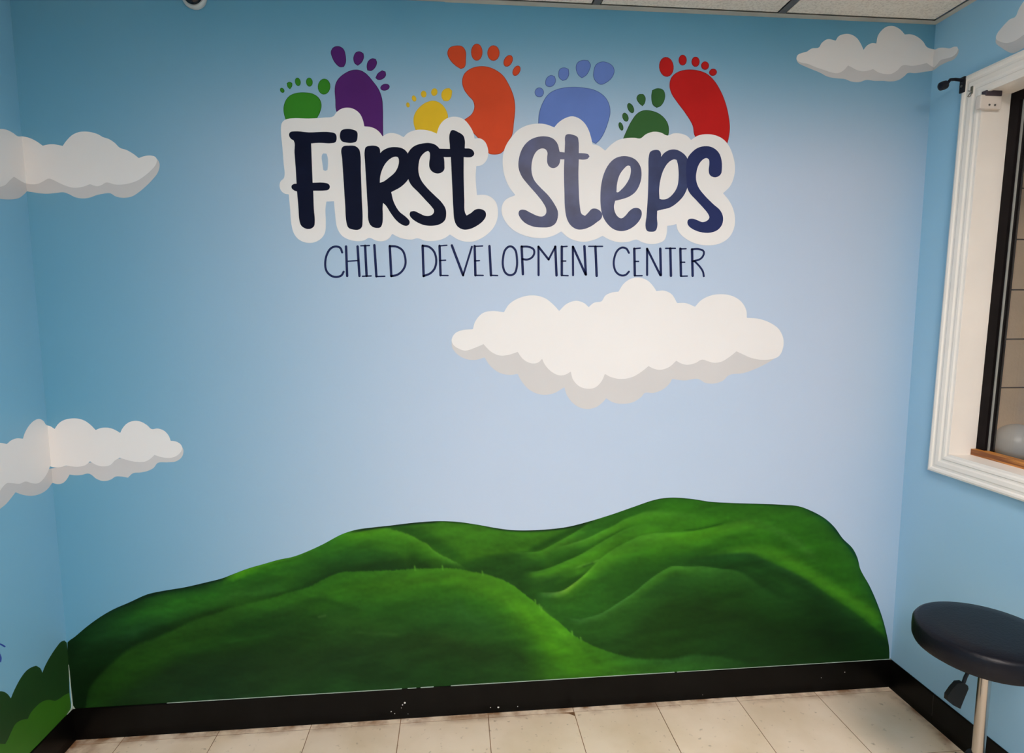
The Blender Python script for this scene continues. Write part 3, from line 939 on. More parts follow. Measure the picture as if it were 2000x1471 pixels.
# ridge 2
layer([(1066, 1074), (1100, 1066), (1128, 1058), (1150, 1050), (1176, 1037), (1200, 1026), (1220, 1014), (1240, 1007), (1260, 1000), (1280, 998), (1310, 1000), (1345, 1004), (1400, 1010)],
      [(1066, [(0, (64, 122, 28)), (10, (50, 104, 26)), (25, (36, 80, 20)), (40, (32, 70, 18))]), (1130, [(0, (84, 144, 46)), (5, (70, 132, 32)), (14, (52, 108, 26)), (26, (36, 82, 18))]), (1200, [(0, (74, 140, 32)), (10, (70, 132, 26)), (18, (46, 98, 20)), (24, (56, 112, 22))]),
       (1270, [(0, (70, 132, 34)), (14, (62, 124, 24)), (28, (54, 112, 22)), (60, (56, 114, 22))]), (1345, [(0, (60, 120, 30)), (15, (56, 114, 22)), (40, (50, 106, 20))]), (1400, [(0, (52, 110, 22)), (30, (50, 108, 20))])], soft=3, fade0=20, fade1=70, fullsoft=[(1066, 3), (1250, 4), (1300, 12), (1400, 14)])
# ridge 3
layer([(1010, 1113), (1026, 1116), (1044, 1116), (1070, 1110), (1100, 1098), (1130, 1085), (1150, 1074), (1170, 1062), (1190, 1050), (1210, 1039), (1230, 1031), (1260, 1024), (1300, 1024), (1340, 1028)],
      [(1010, [(0, (40, 84, 28)), (8, (42, 88, 28)), (30, (36, 78, 24))]), (1040, [(0, (64, 120, 38)), (8, (70, 132, 32)), (16, (48, 98, 30)), (45, (36, 80, 22))]), (1080, [(0, (64, 124, 30)), (9, (72, 134, 28)), (18, (54, 106, 28)), (26, (40, 86, 26)), (50, (36, 80, 22))]),
       (1130, [(0, (72, 134, 32)), (16, (68, 128, 24)), (34, (60, 118, 26)), (42, (36, 78, 20))]), (1190, [(0, (74, 138, 34)), (14, (66, 126, 24)), (28, (56, 112, 22))]), (1250, [(0, (62, 122, 28)), (12, (60, 120, 24)), (25, (54, 110, 22))]), (1340, [(0, (54, 112, 22)), (15, (54, 112, 20))])], soft=3, fade0=44, fade1=60, fullsoft=[(1010, 10), (1060, 3), (1220, 3), (1280, 10)])
stroke([(1122, 1110), (1140, 1104), (1156, 1099), (1176, 1092)], 2.2, (92, 150, 48), .8)
stroke([(1136, 1108), (1150, 1103), (1160, 1099)], 2.5, (34, 74, 22), .6)
stroke([(1336, 1036), (1360, 1035), (1384, 1030), (1412, 1023)], 2.2, (28, 72, 12), .9)
# ridge 4
layer([(1040, 1158), (1056, 1157), (1084, 1157), (1100, 1153), (1120, 1140), (1140, 1124), (1156, 1108), (1172, 1092), (1190, 1078), (1210, 1066), (1230, 1056), (1250, 1047), (1276, 1042), (1310, 1040), (1345, 1038), (1380, 1032), (1410, 1025), (1430, 1020), (1452, 1017), (1476, 1018), (1500, 1024), (1530, 1040)],
      [(1050, [(0, (44, 92, 30)), (8, (46, 96, 34)), (20, (42, 90, 28)), (60, (40, 86, 26))]), (1076, [(0, (78, 128, 54)), (5, (74, 128, 50)), (12, (46, 98, 28)), (60, (42, 90, 26))]), (1110, [(0, (132, 182, 60)), (6, (104, 162, 42)), (14, (58, 114, 26)), (30, (46, 98, 26)), (80, (40, 88, 26))]),
       (1140, [(0, (100, 160, 44)), (10, (70, 132, 28)), (26, (50, 106, 26)), (80, (40, 90, 26))]), (1180, [(0, (76, 140, 34)), (15, (70, 132, 28)), (40, (48, 104, 28)), (90, (40, 88, 24))]), (1280, [(0, (76, 140, 36)), (15, (68, 128, 28)), (35, (56, 116, 22)), (60, (42, 94, 22)), (90, (34, 80, 22))]),
       (1360, [(0, (70, 136, 24)), (12, (72, 138, 22)), (25, (60, 120, 24)), (42, (42, 94, 22)), (65, (32, 76, 24))]), (1440, [(0, (64, 122, 28)), (12, (66, 126, 28)), (26, (48, 104, 20)), (45, (46, 102, 20)), (52, (56, 112, 24)), (60, (60, 118, 28)), (70, (34, 80, 28))]), (1530, [(0, (50, 108, 24)), (30, (46, 102, 20)), (60, (60, 120, 26)), (80, (46, 100, 24))])],
      soft=3, fade0=20, fade1=80, lab=4, fullsoft=[(1040, 6), (1076, 3), (1300, 4), (1420, 6), (1500, 14)])
# dark flank under the dome
layer([(1300, 1108), (1340, 1096), (1380, 1087), (1420, 1082), (1468, 1083), (1500, 1096), (1540, 1114), (1580, 1136), (1620, 1164), (1660, 1190), (1700, 1220), (1738, 1252)],
      [(1300, [(0, (38, 86, 24)), (20, (34, 76, 22))]), (1420, [(0, (32, 78, 28)), (20, (26, 66, 20)), (40, (28, 66, 22)), (90, (24, 54, 18))]), (1540, [(0, (36, 78, 32)), (14, (26, 60, 20)), (30, (32, 72, 24)), (60, (26, 60, 20)), (100, (20, 46, 16))]), (1640, [(0, (34, 78, 24)), (18, (26, 58, 22)), (50, (18, 42, 14)), (100, (22, 50, 18))]), (1738, [(0, (32, 74, 22)), (12, (22, 54, 18)), (60, (22, 52, 20))])],
      soft=9, fade0=60, lab=5)
# front right hill
layer([(1090, 1196), (1110, 1206), (1130, 1209), (1148, 1206), (1176, 1197), (1210, 1176), (1240, 1156), (1260, 1139), (1280, 1124), (1296, 1114), (1314, 1106), (1340, 1107), (1368, 1106), (1410, 1111), (1436, 1114), (1460, 1126), (1488, 1146), (1520, 1164), (1600, 1200), (1740, 1260)],
      [(1090, [(0, (42, 90, 28)), (40, (36, 78, 24))]), (1130, [(0, (58, 112, 44)), (4, (56, 108, 40)), (13, (42, 88, 26)), (60, (36, 76, 24))]), (1210, [(0, (70, 126, 52)), (6, (54, 106, 34)), (30, (42, 88, 26)), (80, (35, 72, 24)), (130, (32, 66, 20))]), (1300, [(0, (72, 132, 40)), (10, (56, 112, 28)), (25, (40, 86, 28)), (70, (32, 66, 20)), (150, (30, 64, 18))]),
       (1400, [(0, (52, 104, 34)), (15, (42, 88, 28)), (45, (32, 72, 20)), (90, (28, 58, 18)), (150, (26, 60, 20))]), (1500, [(0, (34, 76, 26)), (30, (28, 64, 20)), (70, (22, 50, 16)), (130, (24, 56, 20))]), (1620, [(0, (20, 46, 16)), (40, (17, 40, 14)), (90, (22, 52, 18))]), (1740, [(0, (22, 54, 20))])],
      soft=3, fade0=40, lab=6, fullsoft=[(1090, 10), (1130, 3), (1420, 3), (1470, 14), (1600, 40)])
# left upper hill
layer(sil(100, 752) + [(756, 1032), (780, 1038), (804, 1047), (820, 1056), (836, 1064), (844, 1072), (860, 1083), (880, 1093), (900, 1103), (912, 1110)],
      [(131, [(0, (10, 36, 16)), (40, (12, 38, 14)), (100, (8, 30, 8))]), (200, [(0, (12, 42, 20)), (10, (20, 54, 22)), (40, (24, 60, 26)), (70, (14, 40, 14)), (110, (8, 32, 8))]), (260, [(0, (14, 46, 20)), (10, (24, 62, 22)), (35, (32, 82, 26)), (65, (26, 62, 28)), (85, (15, 42, 14))]), (330, [(0, (16, 50, 20)), (12, (34, 82, 24)), (35, (38, 94, 26)), (60, (30, 72, 24)), (75, (18, 46, 14))]),
       (400, [(0, (18, 50, 24)), (15, (34, 82, 24)), (36, (42, 98, 26)), (52, (36, 84, 24)), (62, (26, 58, 14))]), (433, [(0, (26, 62, 24)), (8, (36, 86, 24)), (40, (42, 96, 26)), (62, (28, 62, 16))]), (462, [(0, (84, 154, 22)), (8, (70, 142, 20)), (16, (38, 90, 22)), (40, (44, 96, 28)), (66, (34, 74, 18))]), (515, [(0, (82, 150, 26)), (6, (52, 116, 20)), (20, (36, 88, 20)), (50, (42, 90, 28)), (70, (32, 70, 18))]),
       (560, [(0, (78, 142, 36)), (5, (50, 110, 22)), (35, (44, 96, 24)), (60, (36, 82, 22)), (72, (26, 60, 16))]), (640, [(0, (46, 104, 28)), (18, (44, 100, 26)), (45, (34, 78, 24)), (68, (24, 58, 20))]), (672, [(0, (66, 134, 28)), (14, (52, 112, 22)), (40, (36, 84, 26)), (75, (26, 60, 20))]), (705, [(0, (88, 152, 28)), (10, (74, 140, 24)), (26, (52, 108, 24)), (50, (36, 82, 26)), (76, (28, 62, 20))]),
       (760, [(0, (70, 130, 28)), (20, (60, 118, 24)), (38, (46, 96, 24)), (60, (32, 70, 22)), (78, (26, 58, 22))]), (830, [(0, (80, 140, 32)), (12, (62, 120, 24)), (28, (42, 88, 20)), (44, (28, 60, 18))]), (880, [(0, (78, 134, 40)), (8, (50, 100, 26)), (18, (34, 68, 20))]), (912, [(0, (44, 88, 26)), (10, (34, 72, 22))])],
      x0=0, soft=4, fade1=14, lab=7, jag=.8)
stroke([(545, 1110), (580, 1108), (620, 1100), (650, 1092)], 10, (34, 78, 24), .5)
# front hill
layer([(164, 1386), (168, 1378), (172, 1350), (188, 1326), (210, 1304), (232, 1284), (260, 1264), (300, 1248), (336, 1232), (370, 1215), (420, 1199), (460, 1185), (500, 1175), (530, 1168), (560, 1158), (600, 1148), (620, 1138), (640, 1128), (660, 1119), (690, 1116), (740, 1115), (800, 1112), (850, 1110), (880, 1110), (900, 1112), (920, 1116), (950, 1122), (980, 1132), (1000, 1142), (1020, 1157), (1046, 1178), (1070, 1199), (1100, 1222), (1116, 1237), (1140, 1252), (1170, 1266), (1200, 1276), (1230, 1284), (1270, 1288), (1320, 1286), (1350, 1280), (1396, 1282), (1445, 1291), (1490, 1300)],
      [(170, [(0, (18, 46, 12)), (30, (22, 54, 14)), (60, (24, 56, 16))]), (200, [(0, (24, 56, 14)), (40, (25, 58, 14)), (80, (22, 52, 16))]), (260, [(0, (32, 70, 18)), (40, (30, 68, 16)), (65, (26, 60, 16)), (90, (20, 46, 18)), (120, (24, 52, 18))]), (340, [(0, (36, 76, 20)), (25, (34, 74, 18)), (55, (28, 62, 18)), (78, (22, 46, 20)), (140, (24, 52, 24))]),
       (420, [(0, (40, 84, 22)), (22, (36, 76, 20)), (40, (28, 62, 16)), (60, (28, 66, 18)), (90, (24, 50, 20)), (150, (24, 54, 26))]), (480, [(0, (44, 94, 24)), (14, (38, 84, 22)), (40, (28, 66, 20)), (75, (28, 64, 18)), (105, (24, 48, 20)), (170, (30, 60, 28))]), (560, [(0, (46, 100, 24)), (20, (44, 96, 24)), (30, (34, 72, 22)), (60, (30, 64, 22)), (100, (30, 62, 22)), (135, (28, 52, 22)), (200, (32, 66, 28))]),
       (660, [(0, (48, 104, 24)), (30, (50, 106, 22)), (55, (44, 96, 22)), (70, (38, 80, 24)), (110, (36, 72, 24)), (160, (30, 56, 24)), (230, (32, 68, 28))]), (760, [(0, (56, 112, 26)), (30, (56, 108, 22)), (56, (48, 100, 24)), (78, (36, 80, 22)), (110, (36, 74, 24)), (150, (32, 60, 24)), (230, (30, 62, 26))]), (860, [(0, (64, 122, 26)), (22, (64, 120, 24)), (42, (48, 102, 22)), (80, (42, 90, 28)), (110, (36, 78, 26)), (140, (36, 64, 24)), (200, (30, 64, 24))]),
       (940, [(0, (74, 134, 28)), (32, (66, 122, 24)), (58, (46, 100, 24)), (100, (42, 88, 30)), (130, (38, 78, 26)), (155, (34, 62, 24)), (190, (34, 68, 26))]), (1020, [(0, (76, 142, 28)), (40, (72, 134, 24)), (78, (54, 108, 26)), (105, (42, 86, 24)), (130, (34, 64, 22)), (160, (36, 72, 26))]), (1080, [(0, (80, 150, 28)), (40, (74, 142, 24)), (68, (70, 134, 22)), (95, (54, 106, 24))]),
       (1150, [(0, (66, 128, 26)), (30, (66, 126, 24)), (60, (62, 120, 26))]), (1230, [(0, (50, 106, 32)), (20, (56, 112, 30))]), (1330, [(0, (50, 104, 40)), (15, (46, 98, 32))]), (1440, [(0, (34, 76, 28))]), (1500, [(0, (28, 64, 22))])],
      soft=4, fade1=60, lab=8, jag=.9, fullsoft=[(164, 14), (330, 10), (420, 8), (600, 5), (660, 4), (1200, 4), (1250, 8), (1400, 12)])
# brushwork in the front hill
for (pts, w, c_, a_) in [([(580, 1178), (625, 1172), (665, 1182), (700, 1196), (720, 1210)], 7, (34, 74, 20), .7), ([(700, 1206), (730, 1190), (770, 1184), (800, 1188)], 7, (38, 84, 22), .5), ([(640, 1206), (700, 1218), (760, 1220)], 8, (42, 84, 26), .5),
                         ([(620, 1206), (638, 1202)], 2.5, (70, 110, 50), .6), ([(430, 1240), (470, 1230), (520, 1222), (580, 1212)], 6, (24, 62, 18), .5), ([(440, 1255), (480, 1248), (540, 1238)], 4, (36, 82, 28), .5), ([(300, 1290), (340, 1272), (400, 1248), (460, 1222)], 8, (40, 86, 22), .4),
                         ([(890, 1170), (900, 1190), (925, 1210), (960, 1228)], 9, (50, 100, 38), .4), ([(1010, 1175), (1035, 1205), (1060, 1240), (1090, 1275)], 9, (84, 152, 28), .5), ([(1050, 1185), (1075, 1212), (1105, 1245), (1135, 1268)], 6, (86, 154, 32), .6), ([(980, 1160), (1000, 1185), (1015, 1205)], 5, (82, 146, 34), .4),
                         ([(1140, 1268), (1165, 1290), (1180, 1300)], 6, (52, 104, 22), .5), ([(690, 1235), (740, 1238), (780, 1240)], 4, (52, 90, 36), .4), ([(330, 1178), (360, 1172), (400, 1166), (440, 1160)], 5, (44, 110, 26), .5), ([(430, 1170), (470, 1160), (520, 1158), (560, 1150)], 5, (50, 104, 32), .5),
                         ([(260, 1200), (290, 1190), (310, 1186)], 5, (40, 96, 28), .5), ([(720, 1062), (770, 1072), (800, 1090)], 8, (58, 112, 24), .4), ([(1300, 1094), (1340, 1086), (1390, 1078)], 5, (40, 92, 26), .5)]:
    stroke(pts, w, c_, a_)
# short grass flicks on the sunny crest
for (x, y) in [(865, 1108), (943, 1119), (1046, 1174), (1054, 1183), (1058, 1188), (1118, 1236), (1135, 1248), (811, 1109)]:
    stroke([(x, y + 6), (x - .5, y), (x - 1.5, y - 4)], 1.6, (96, 160, 46), .8)
# dark edging where the hills meet the sky
stroke([(200, 1204), (252, 1178), (320, 1155), (400, 1139), (440, 1129)], 2.6, (14, 40, 26), .9)
stroke([(680, 1040), (731, 1031), (790, 1024), (830, 1020), (860, 1019)], 3.0, (16, 36, 24), .95)
stroke([(950, 1030), (1000, 1036), (1060, 1036), (1110, 1030), (1160, 1018)], 2.4, (20, 44, 28), .9)
stroke([(1570, 993), (1610, 1013), (1646, 1053), (1676, 1094), (1700, 1148), (1724, 1208), (1736, 1262)], 2.4, (14, 60, 44), .9)
stroke([(860, 1019), (940, 1026), (970, 1032)], 1.6, (34, 74, 26), .8)
stroke([(1380, 980), (1450, 984), (1560, 990)], 1.6, (30, 74, 28), .7)
# brush grain
gr_ = vnoise(GX / 22 + GY / 40, GY / 5.5 + GX / 30, 1) * .08 + vnoise(GX / 24 - GY / 40, GY / 6 - GX / 34, 9) * .07 + vnoise(GX / 55, GY / 14 + GX / 90, 2) * .18 + vnoise(GX / 6, GY / 5, 4) * .07
CC *= (1 + gr_[..., None])
CC = np.clip(CC, 2, 250)
# photo colour -> paint colour
cl = CC / 255.0
LIN = np.where(cl <= .04045, cl / 12.92, ((cl + .055) / 1.055) ** 2.4)
ill = np.interp(GX, [130, 500, 1200, 1800], [.95, 1.14, 1.20, 1.12])
ALB = LIN / ill[..., None] / np.array(TINT)
mh, nth, bh_ = nodes('green_hill_mural_paint')
vc = nth.nodes.new('ShaderNodeVertexColor'); vc.layer_name = 'paint'
nth.links.new(vc.outputs[0], bh_.inputs['Base Color'])
bh_.inputs['Roughness'].default_value = .55
bh_.inputs['Specular IOR Level'].default_value = .1
hp = empty('painted_hills', (W / 2, 0, BB), 'rolling green painted hills along the foot of the back wall', 'painted hills')
# wall coordinates of the whole grid
dirs = np.stack([(GX - 1000) / F_PX, -(GY - 735.5) / F_PX, -np.ones_like(GX)], -1) @ np.array(RM).T
tpar = (0 - CAM.y) / dirs[..., 1]
WX, WZ = CAM.x + tpar * dirs[..., 0], CAM.z + tpar * dirs[..., 2]
names = {1: 'back_hill', 2: 'right_dome', 3: 'ridge', 4: 'ridge', 5: 'dark_flank', 6: 'front_right_hill', 7: 'left_hill', 8: 'front_hill'}
NX = len(gx)
clab = LAB[:-1, :-1]
for lb in range(0, 9):
    sel = np.argwhere(clab == lb)
    if not len(sel): continue
    idx = -np.ones((NX, NY), int)
    quads = np.stack([sel[:, 0] * NY + sel[:, 1], sel[:, 0] * NY + sel[:, 1] + 1, (sel[:, 0] + 1) * NY + sel[:, 1] + 1, (sel[:, 0] + 1) * NY + sel[:, 1]], 1)
    used, inv = np.unique(quads, return_inverse=True)
    inv = inv.reshape(quads.shape)
    me = bpy.data.meshes.new('hill')
    ux, uz = WX.reshape(-1)[used], WZ.reshape(-1)[used]
    n = len(used)
    V = np.stack([ux - hp.location.x, np.full(n, -.0005), uz - hp.location.z], 1)
    # front faces plus a skirt that closes the coat of paint against the wall
    edges = {}
    for q in inv.tolist():
        for i in range(4):
            a, b = q[i], q[(i + 1) % 4]
            if (b, a) in edges: del edges[(b, a)]
            else: edges[(a, b)] = 1
    V2 = V.copy(); V2[:, 1] = -.0001
    faces = inv.tolist() + [(b, a, a + n, b + n) for (a, b) in edges]
    me.from_pydata(np.concatenate([V, V2]).tolist(), [], faces)
    at = me.color_attributes.new('paint', 'FLOAT_COLOR', 'POINT')
    colr = np.ones((2 * n, 4), np.float32)
    colr[:n, :3] = ALB.reshape(-1, 3)[used]; colr[n:, :3] = colr[:n, :3]
    at.data.foreach_set('color', colr.reshape(-1))
    me.update()
    link(names.get(lb, 'back_hill'), me, mh, hp)

# ------------------------------------------------------------------ painted bush and blue curl on the left wall
O, s = (0, 1171), 4.903
bd = catmull(tr([(648, 428), (615, 393), (585, 405), (545, 450), (500, 515), (455, 590), (425, 650), (405, 702), (385, 660), (345, 635), (300, 650), (250, 685), (200, 750), (150, 840), (120, 905), (103, 948), (70, 905), (20, 880), (-60, 895), (-150, 950), (-200, 1040), (-260, 1500), (150, 1640), (295, 1474), (480, 1268), (600, 1142), (672, 1060), (665, 900), (660, 700)], O, s), corner=50)
bl = catmull(tr([(662, 895), (620, 915), (570, 950), (530, 970), (460, 962), (400, 980), (340, 1030), (290, 1090), (265, 1145), (205, 1155), (150, 1190), (110, 1260), (75, 1340), (50, 1385), (-50, 1385), (-150, 1450), (-220, 1540), (150, 1640), (295, 1474), (480, 1268), (600, 1142), (670, 1062)], O, s), corner=50)
bd, bl = clip(bd, LC, False), clip(bl, LC, False)
e = empty('painted_bush', centre('left', [bd]), 'dark and bright green painted bush at the foot of the left wall', 'painted bush')
paint('dark_leaves', [[bd]], 'left', .0002, mat('dark_leaf_paint', alb((17, 44, 14), .52), .5, var=.1), e, .0002)
paint('bright_leaves', [[bl]], 'left', .0005, mat('bright_leaf_paint', alb((38, 78, 12), .52), .5, var=.1), e, .0002)
M_BLUEC = mat('blue_paint', alb((30, 52, 120), .55), .5)
e = empty('painted_curl', centre('left', [[(0, 1290)]]), 'small dark blue painted curl on the left wall above the bush', 'painted curl')
paint('curl', [[ribbon(catmull([(-22, 1268), (-10, 1260), (0, 1258.5), (9, 1263)], False, 6), 3.0)]], 'left', .0002, M_BLUEC, e)
paint('dot', [[catmull([(-12, 1284), (-6, 1276), (0, 1277), (3, 1285), (2, 1293), (-5, 1296)])]], 'left', .0002, M_BLUEC, e)

# ------------------------------------------------------------------ painted footprints
def ell(cx, cy, rx, ry, rot, n=20):
    a = math.radians(rot); c_, s_ = math.cos(a), math.sin(a)
    return [(cx + rx * math.cos(t) * c_ - ry * math.sin(t) * s_, cy + rx * math.cos(t) * s_ + ry * math.sin(t) * c_) for t in np.linspace(0, 2 * math.pi, n, endpoint=False)]


def foot(off, sole, toes, rgb, label, L=None, rim=.55):
    q = catmull(tr(sole, off, 4.0), corner=60)
    cx = sum(p[0] for p in q) / len(q); cy = sum(p[1] for p in q) / len(q)
    Lm = illum(cx, cy)
    c = tuple(v * .84 for v in alb(rgb, Lm))
    m = mat('footprint_paint', c, .6, .12, var=.06, scale=9)
    m2 = mat('footprint_edge_paint', tuple(v * rim for v in c), .6, .12)
    e = empty('painted_footprint', centre('back', [q]), label, 'footprint', 'row of coloured footprints painted above the lettering')

    def both(name, loop):
        g = np.array(loop); ctr = g.mean(0)
        o = paint(name, [[[tuple(p) for p in g]]], 'back', .0002, m2, e, .0002)
        # inner coat, leaving the darker hand-drawn edge
        nrm = []
        k = len(g)
        area = .5 * sum(g[i - 1][0] * g[i][1] - g[i][0] * g[i - 1][1] for i in range(k))
        for i in range(k):
            t = g[(i + 1) % k] - g[i - 1]; t = t / (np.linalg.norm(t) + 1e-9)
            nrm.append(np.array((-t[1], t[0])) * (1 if area > 0 else -1))
        inner = g + np.array(nrm) * 1.1
        me = paint('fill', [[[tuple(p) for p in inner]]], 'back', .0005, m, e, .0002)
        me.parent = o
    both('sole', q)
    for t in toes:
        lp = tr(ell(*t) if isinstance(t, tuple) else catmull(t), off, 4.0)
        both('toe', lp)


A = (520, 60); B = (980, 60)
foot(A, [(150, 690), (135, 620), (145, 560), (180, 510), (230, 488), (300, 482), (370, 495), (415, 530), (432, 580), (420, 640), (400, 680), (385, 730), (170, 730)],
     [(125, 466, 16, 21, -35), [(160, 410), (180, 400), (203, 408), (203, 432), (186, 458), (168, 442)], (247, 400, 22, 33, -12), (337, 402, 26, 35, -6), (452, 437, 49, 62, 4)], (46, 110, 28), 'small bright green painted footprint at the left end of the row')
foot(A, [(553, 640), (540, 540), (538, 430), (560, 380), (610, 335), (670, 308), (730, 308), (780, 335), (830, 390), (880, 460), (905, 530), (912, 620), (913, 720), (914, 830), (860, 860), (760, 830), (640, 700)],
     [[(505, 165), (525, 130), (570, 122), (605, 145), (620, 190), (622, 250), (607, 283), (577, 285), (540, 255), (515, 210)], [(683, 200), (700, 170), (730, 162), (760, 178), (763, 210), (745, 250), (715, 274), (690, 255), (681, 225)], [(785, 280), (795, 240), (825, 217), (855, 220), (865, 250), (850, 290), (820, 314), (790, 310)], [(853, 370), (870, 335), (905, 310), (932, 320), (935, 350), (910, 378), (875, 385)], (928, 442, 37, 26, -14)], (72, 28, 88), 'large purple painted footprint above the capital letter of the first word')
foot(A, [(1165, 770), (1150, 700), (1160, 650), (1200, 595), (1250, 560), (1310, 547), (1365, 570), (1405, 620), (1420, 670), (1410, 730), (1390, 800), (1330, 830), (1200, 820)],
     [(1107, 580, 14, 20, -10), (1155, 530, 17, 25, -20), (1230, 496, 22, 27, -8), (1313, 480, 25, 30, 10), [(1370, 520), (1372, 480), (1395, 455), (1430, 448), (1453, 470), (1445, 520), (1420, 550), (1385, 548)]], (212, 166, 36), 'small yellow painted footprint left of the orange one', rim=.85)
foot(A, [(1540, 700), (1605, 650), (1625, 600), (1615, 550), (1580, 510), (1545, 460), (1530, 400), (1545, 340), (1590, 300), (1650, 280), (1720, 280), (1790, 305), (1850, 350), (1900, 430), (1935, 520), (1945, 600), (1935, 720), (1920, 820), (1890, 870), (1862, 930), (1830, 960), (1780, 968), (1740, 960), (1690, 880), (1600, 780)],
     [[(1415, 180), (1430, 135), (1480, 117), (1530, 122), (1558, 160), (1560, 220), (1550, 285), (1520, 300), (1480, 275), (1440, 235)], (1645, 168, 45, 67, 0), (1775, 175, 48, 61, 0), (1890, 236, 33, 49, 28), (1955, 313, 28, 43, 28)], (196, 66, 34), 'large orange painted footprint between the two lettered words')
foot(B, [(284, 740), (290, 650), (320, 560), (370, 490), (440, 455), (540, 440), (640, 445), (730, 465), (800, 510), (838, 570), (848, 640), (830, 720), (800, 800), (770, 850), (735, 885), (690, 860), (600, 740), (400, 770)],
     [(293, 482, 36, 38, 0), [(340, 400), (350, 370), (385, 347), (415, 358), (422, 395), (400, 432), (370, 440), (345, 428)], [(442, 330), (455, 298), (490, 288), (522, 300), (525, 345), (505, 382), (475, 392), (448, 370)], [(578, 290), (590, 250), (630, 230), (675, 232), (695, 265), (685, 310), (660, 350), (625, 372), (595, 345)], [(718, 310), (735, 265), (780, 242), (830, 250), (870, 280), (880, 320), (860, 370), (820, 405), (775, 422), (735, 400), (715, 360)]], (97, 118, 178), 'wide periwinkle blue painted footprint above the second word')
foot(B, [(940, 860), (975, 780), (1010, 710), (1060, 645), (1110, 622), (1180, 628), (1240, 655), (1290, 710), (1305, 760), (1300, 820), (1280, 860), (1100, 880)],
     [(931, 748, 17, 34, -18), (966, 676, 23, 36, -20), (1007, 605, 23, 42, -25), [(1053, 525), (1070, 498), (1105, 495), (1122, 520), (1118, 565), (1100, 590), (1080, 575), (1060, 550)], [(1168, 510), (1175, 465), (1215, 450), (1260, 462), (1276, 500), (1268, 550), (1240, 590), (1210, 603), (1180, 580)]], (52, 92, 46), 'small dark green painted footprint between the blue and red ones')
foot(B, [(1512, 830), (1490, 740), (1430, 640), (1370, 560), (1325, 490), (1310, 430), (1325, 365), (1370, 325), (1440, 305), (1520, 308), (1600, 335), (1660, 390), (1710, 470), (1750, 570), (1775, 680), (1782, 760), (1775, 830), (1760, 890), (1640, 890)],
     [(1286, 283, 57, 78, -6), (1413, 230, 32, 42, 0), (1514, 243, 32, 40, 0), (1588, 273, 31, 33, 0), (1650, 325, 31, 28, -20)], (178, 24, 22), 'large red painted footprint at the right end of the row')

# ------------------------------------------------------------------ lettering
def navy(name, rgb, Lx, Ly, rough=.5, var=.12, spec=.1):
    return mat(name, alb(rgb, illum(Lx, Ly)), rough, spec, var=var, scale=14)


M_NAVY = navy('navy_letter_paint', (12, 16, 34), 740, 350, spec=.06)
M_NAVY2 = navy('glare_navy_letter_paint', (50, 56, 90), 1120, 370, .36, .34, .3)  # lamp glare painted into a lighter base colour for these letters
M_NAVY3 = navy('half_glare_navy_letter_paint', (44, 51, 86), 1300, 370, .4, .25, .2)  # fainter lamp glare in the base colour, where it fades out
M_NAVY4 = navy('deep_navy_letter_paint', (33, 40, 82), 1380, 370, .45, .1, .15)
M_NAVYS = navy('navy_script_paint', (26, 34, 72), 1000, 510, .5, .05)


def word(off, s, blob, letters, label, group):
    bl_ = [catmull(tr(l, off, s), corner=50) for l in blob]
    e = empty('painted_word', centre('back', [bl_[0]]), label, 'painted lettering', group)
    paint('white_outline', [bl_], 'back', .0009, M_WHITE, e, .0002, 'white painted outline behind the letters')
    for k, (ch, ml, loops) in enumerate(letters):
        paint('letter', loops and [[catmull(tr(l, off, s), corner=60) for l in g] for g in loops], 'back', .00115 + k * .00003, ml, e, .0002, 'navy letter ' + ch)


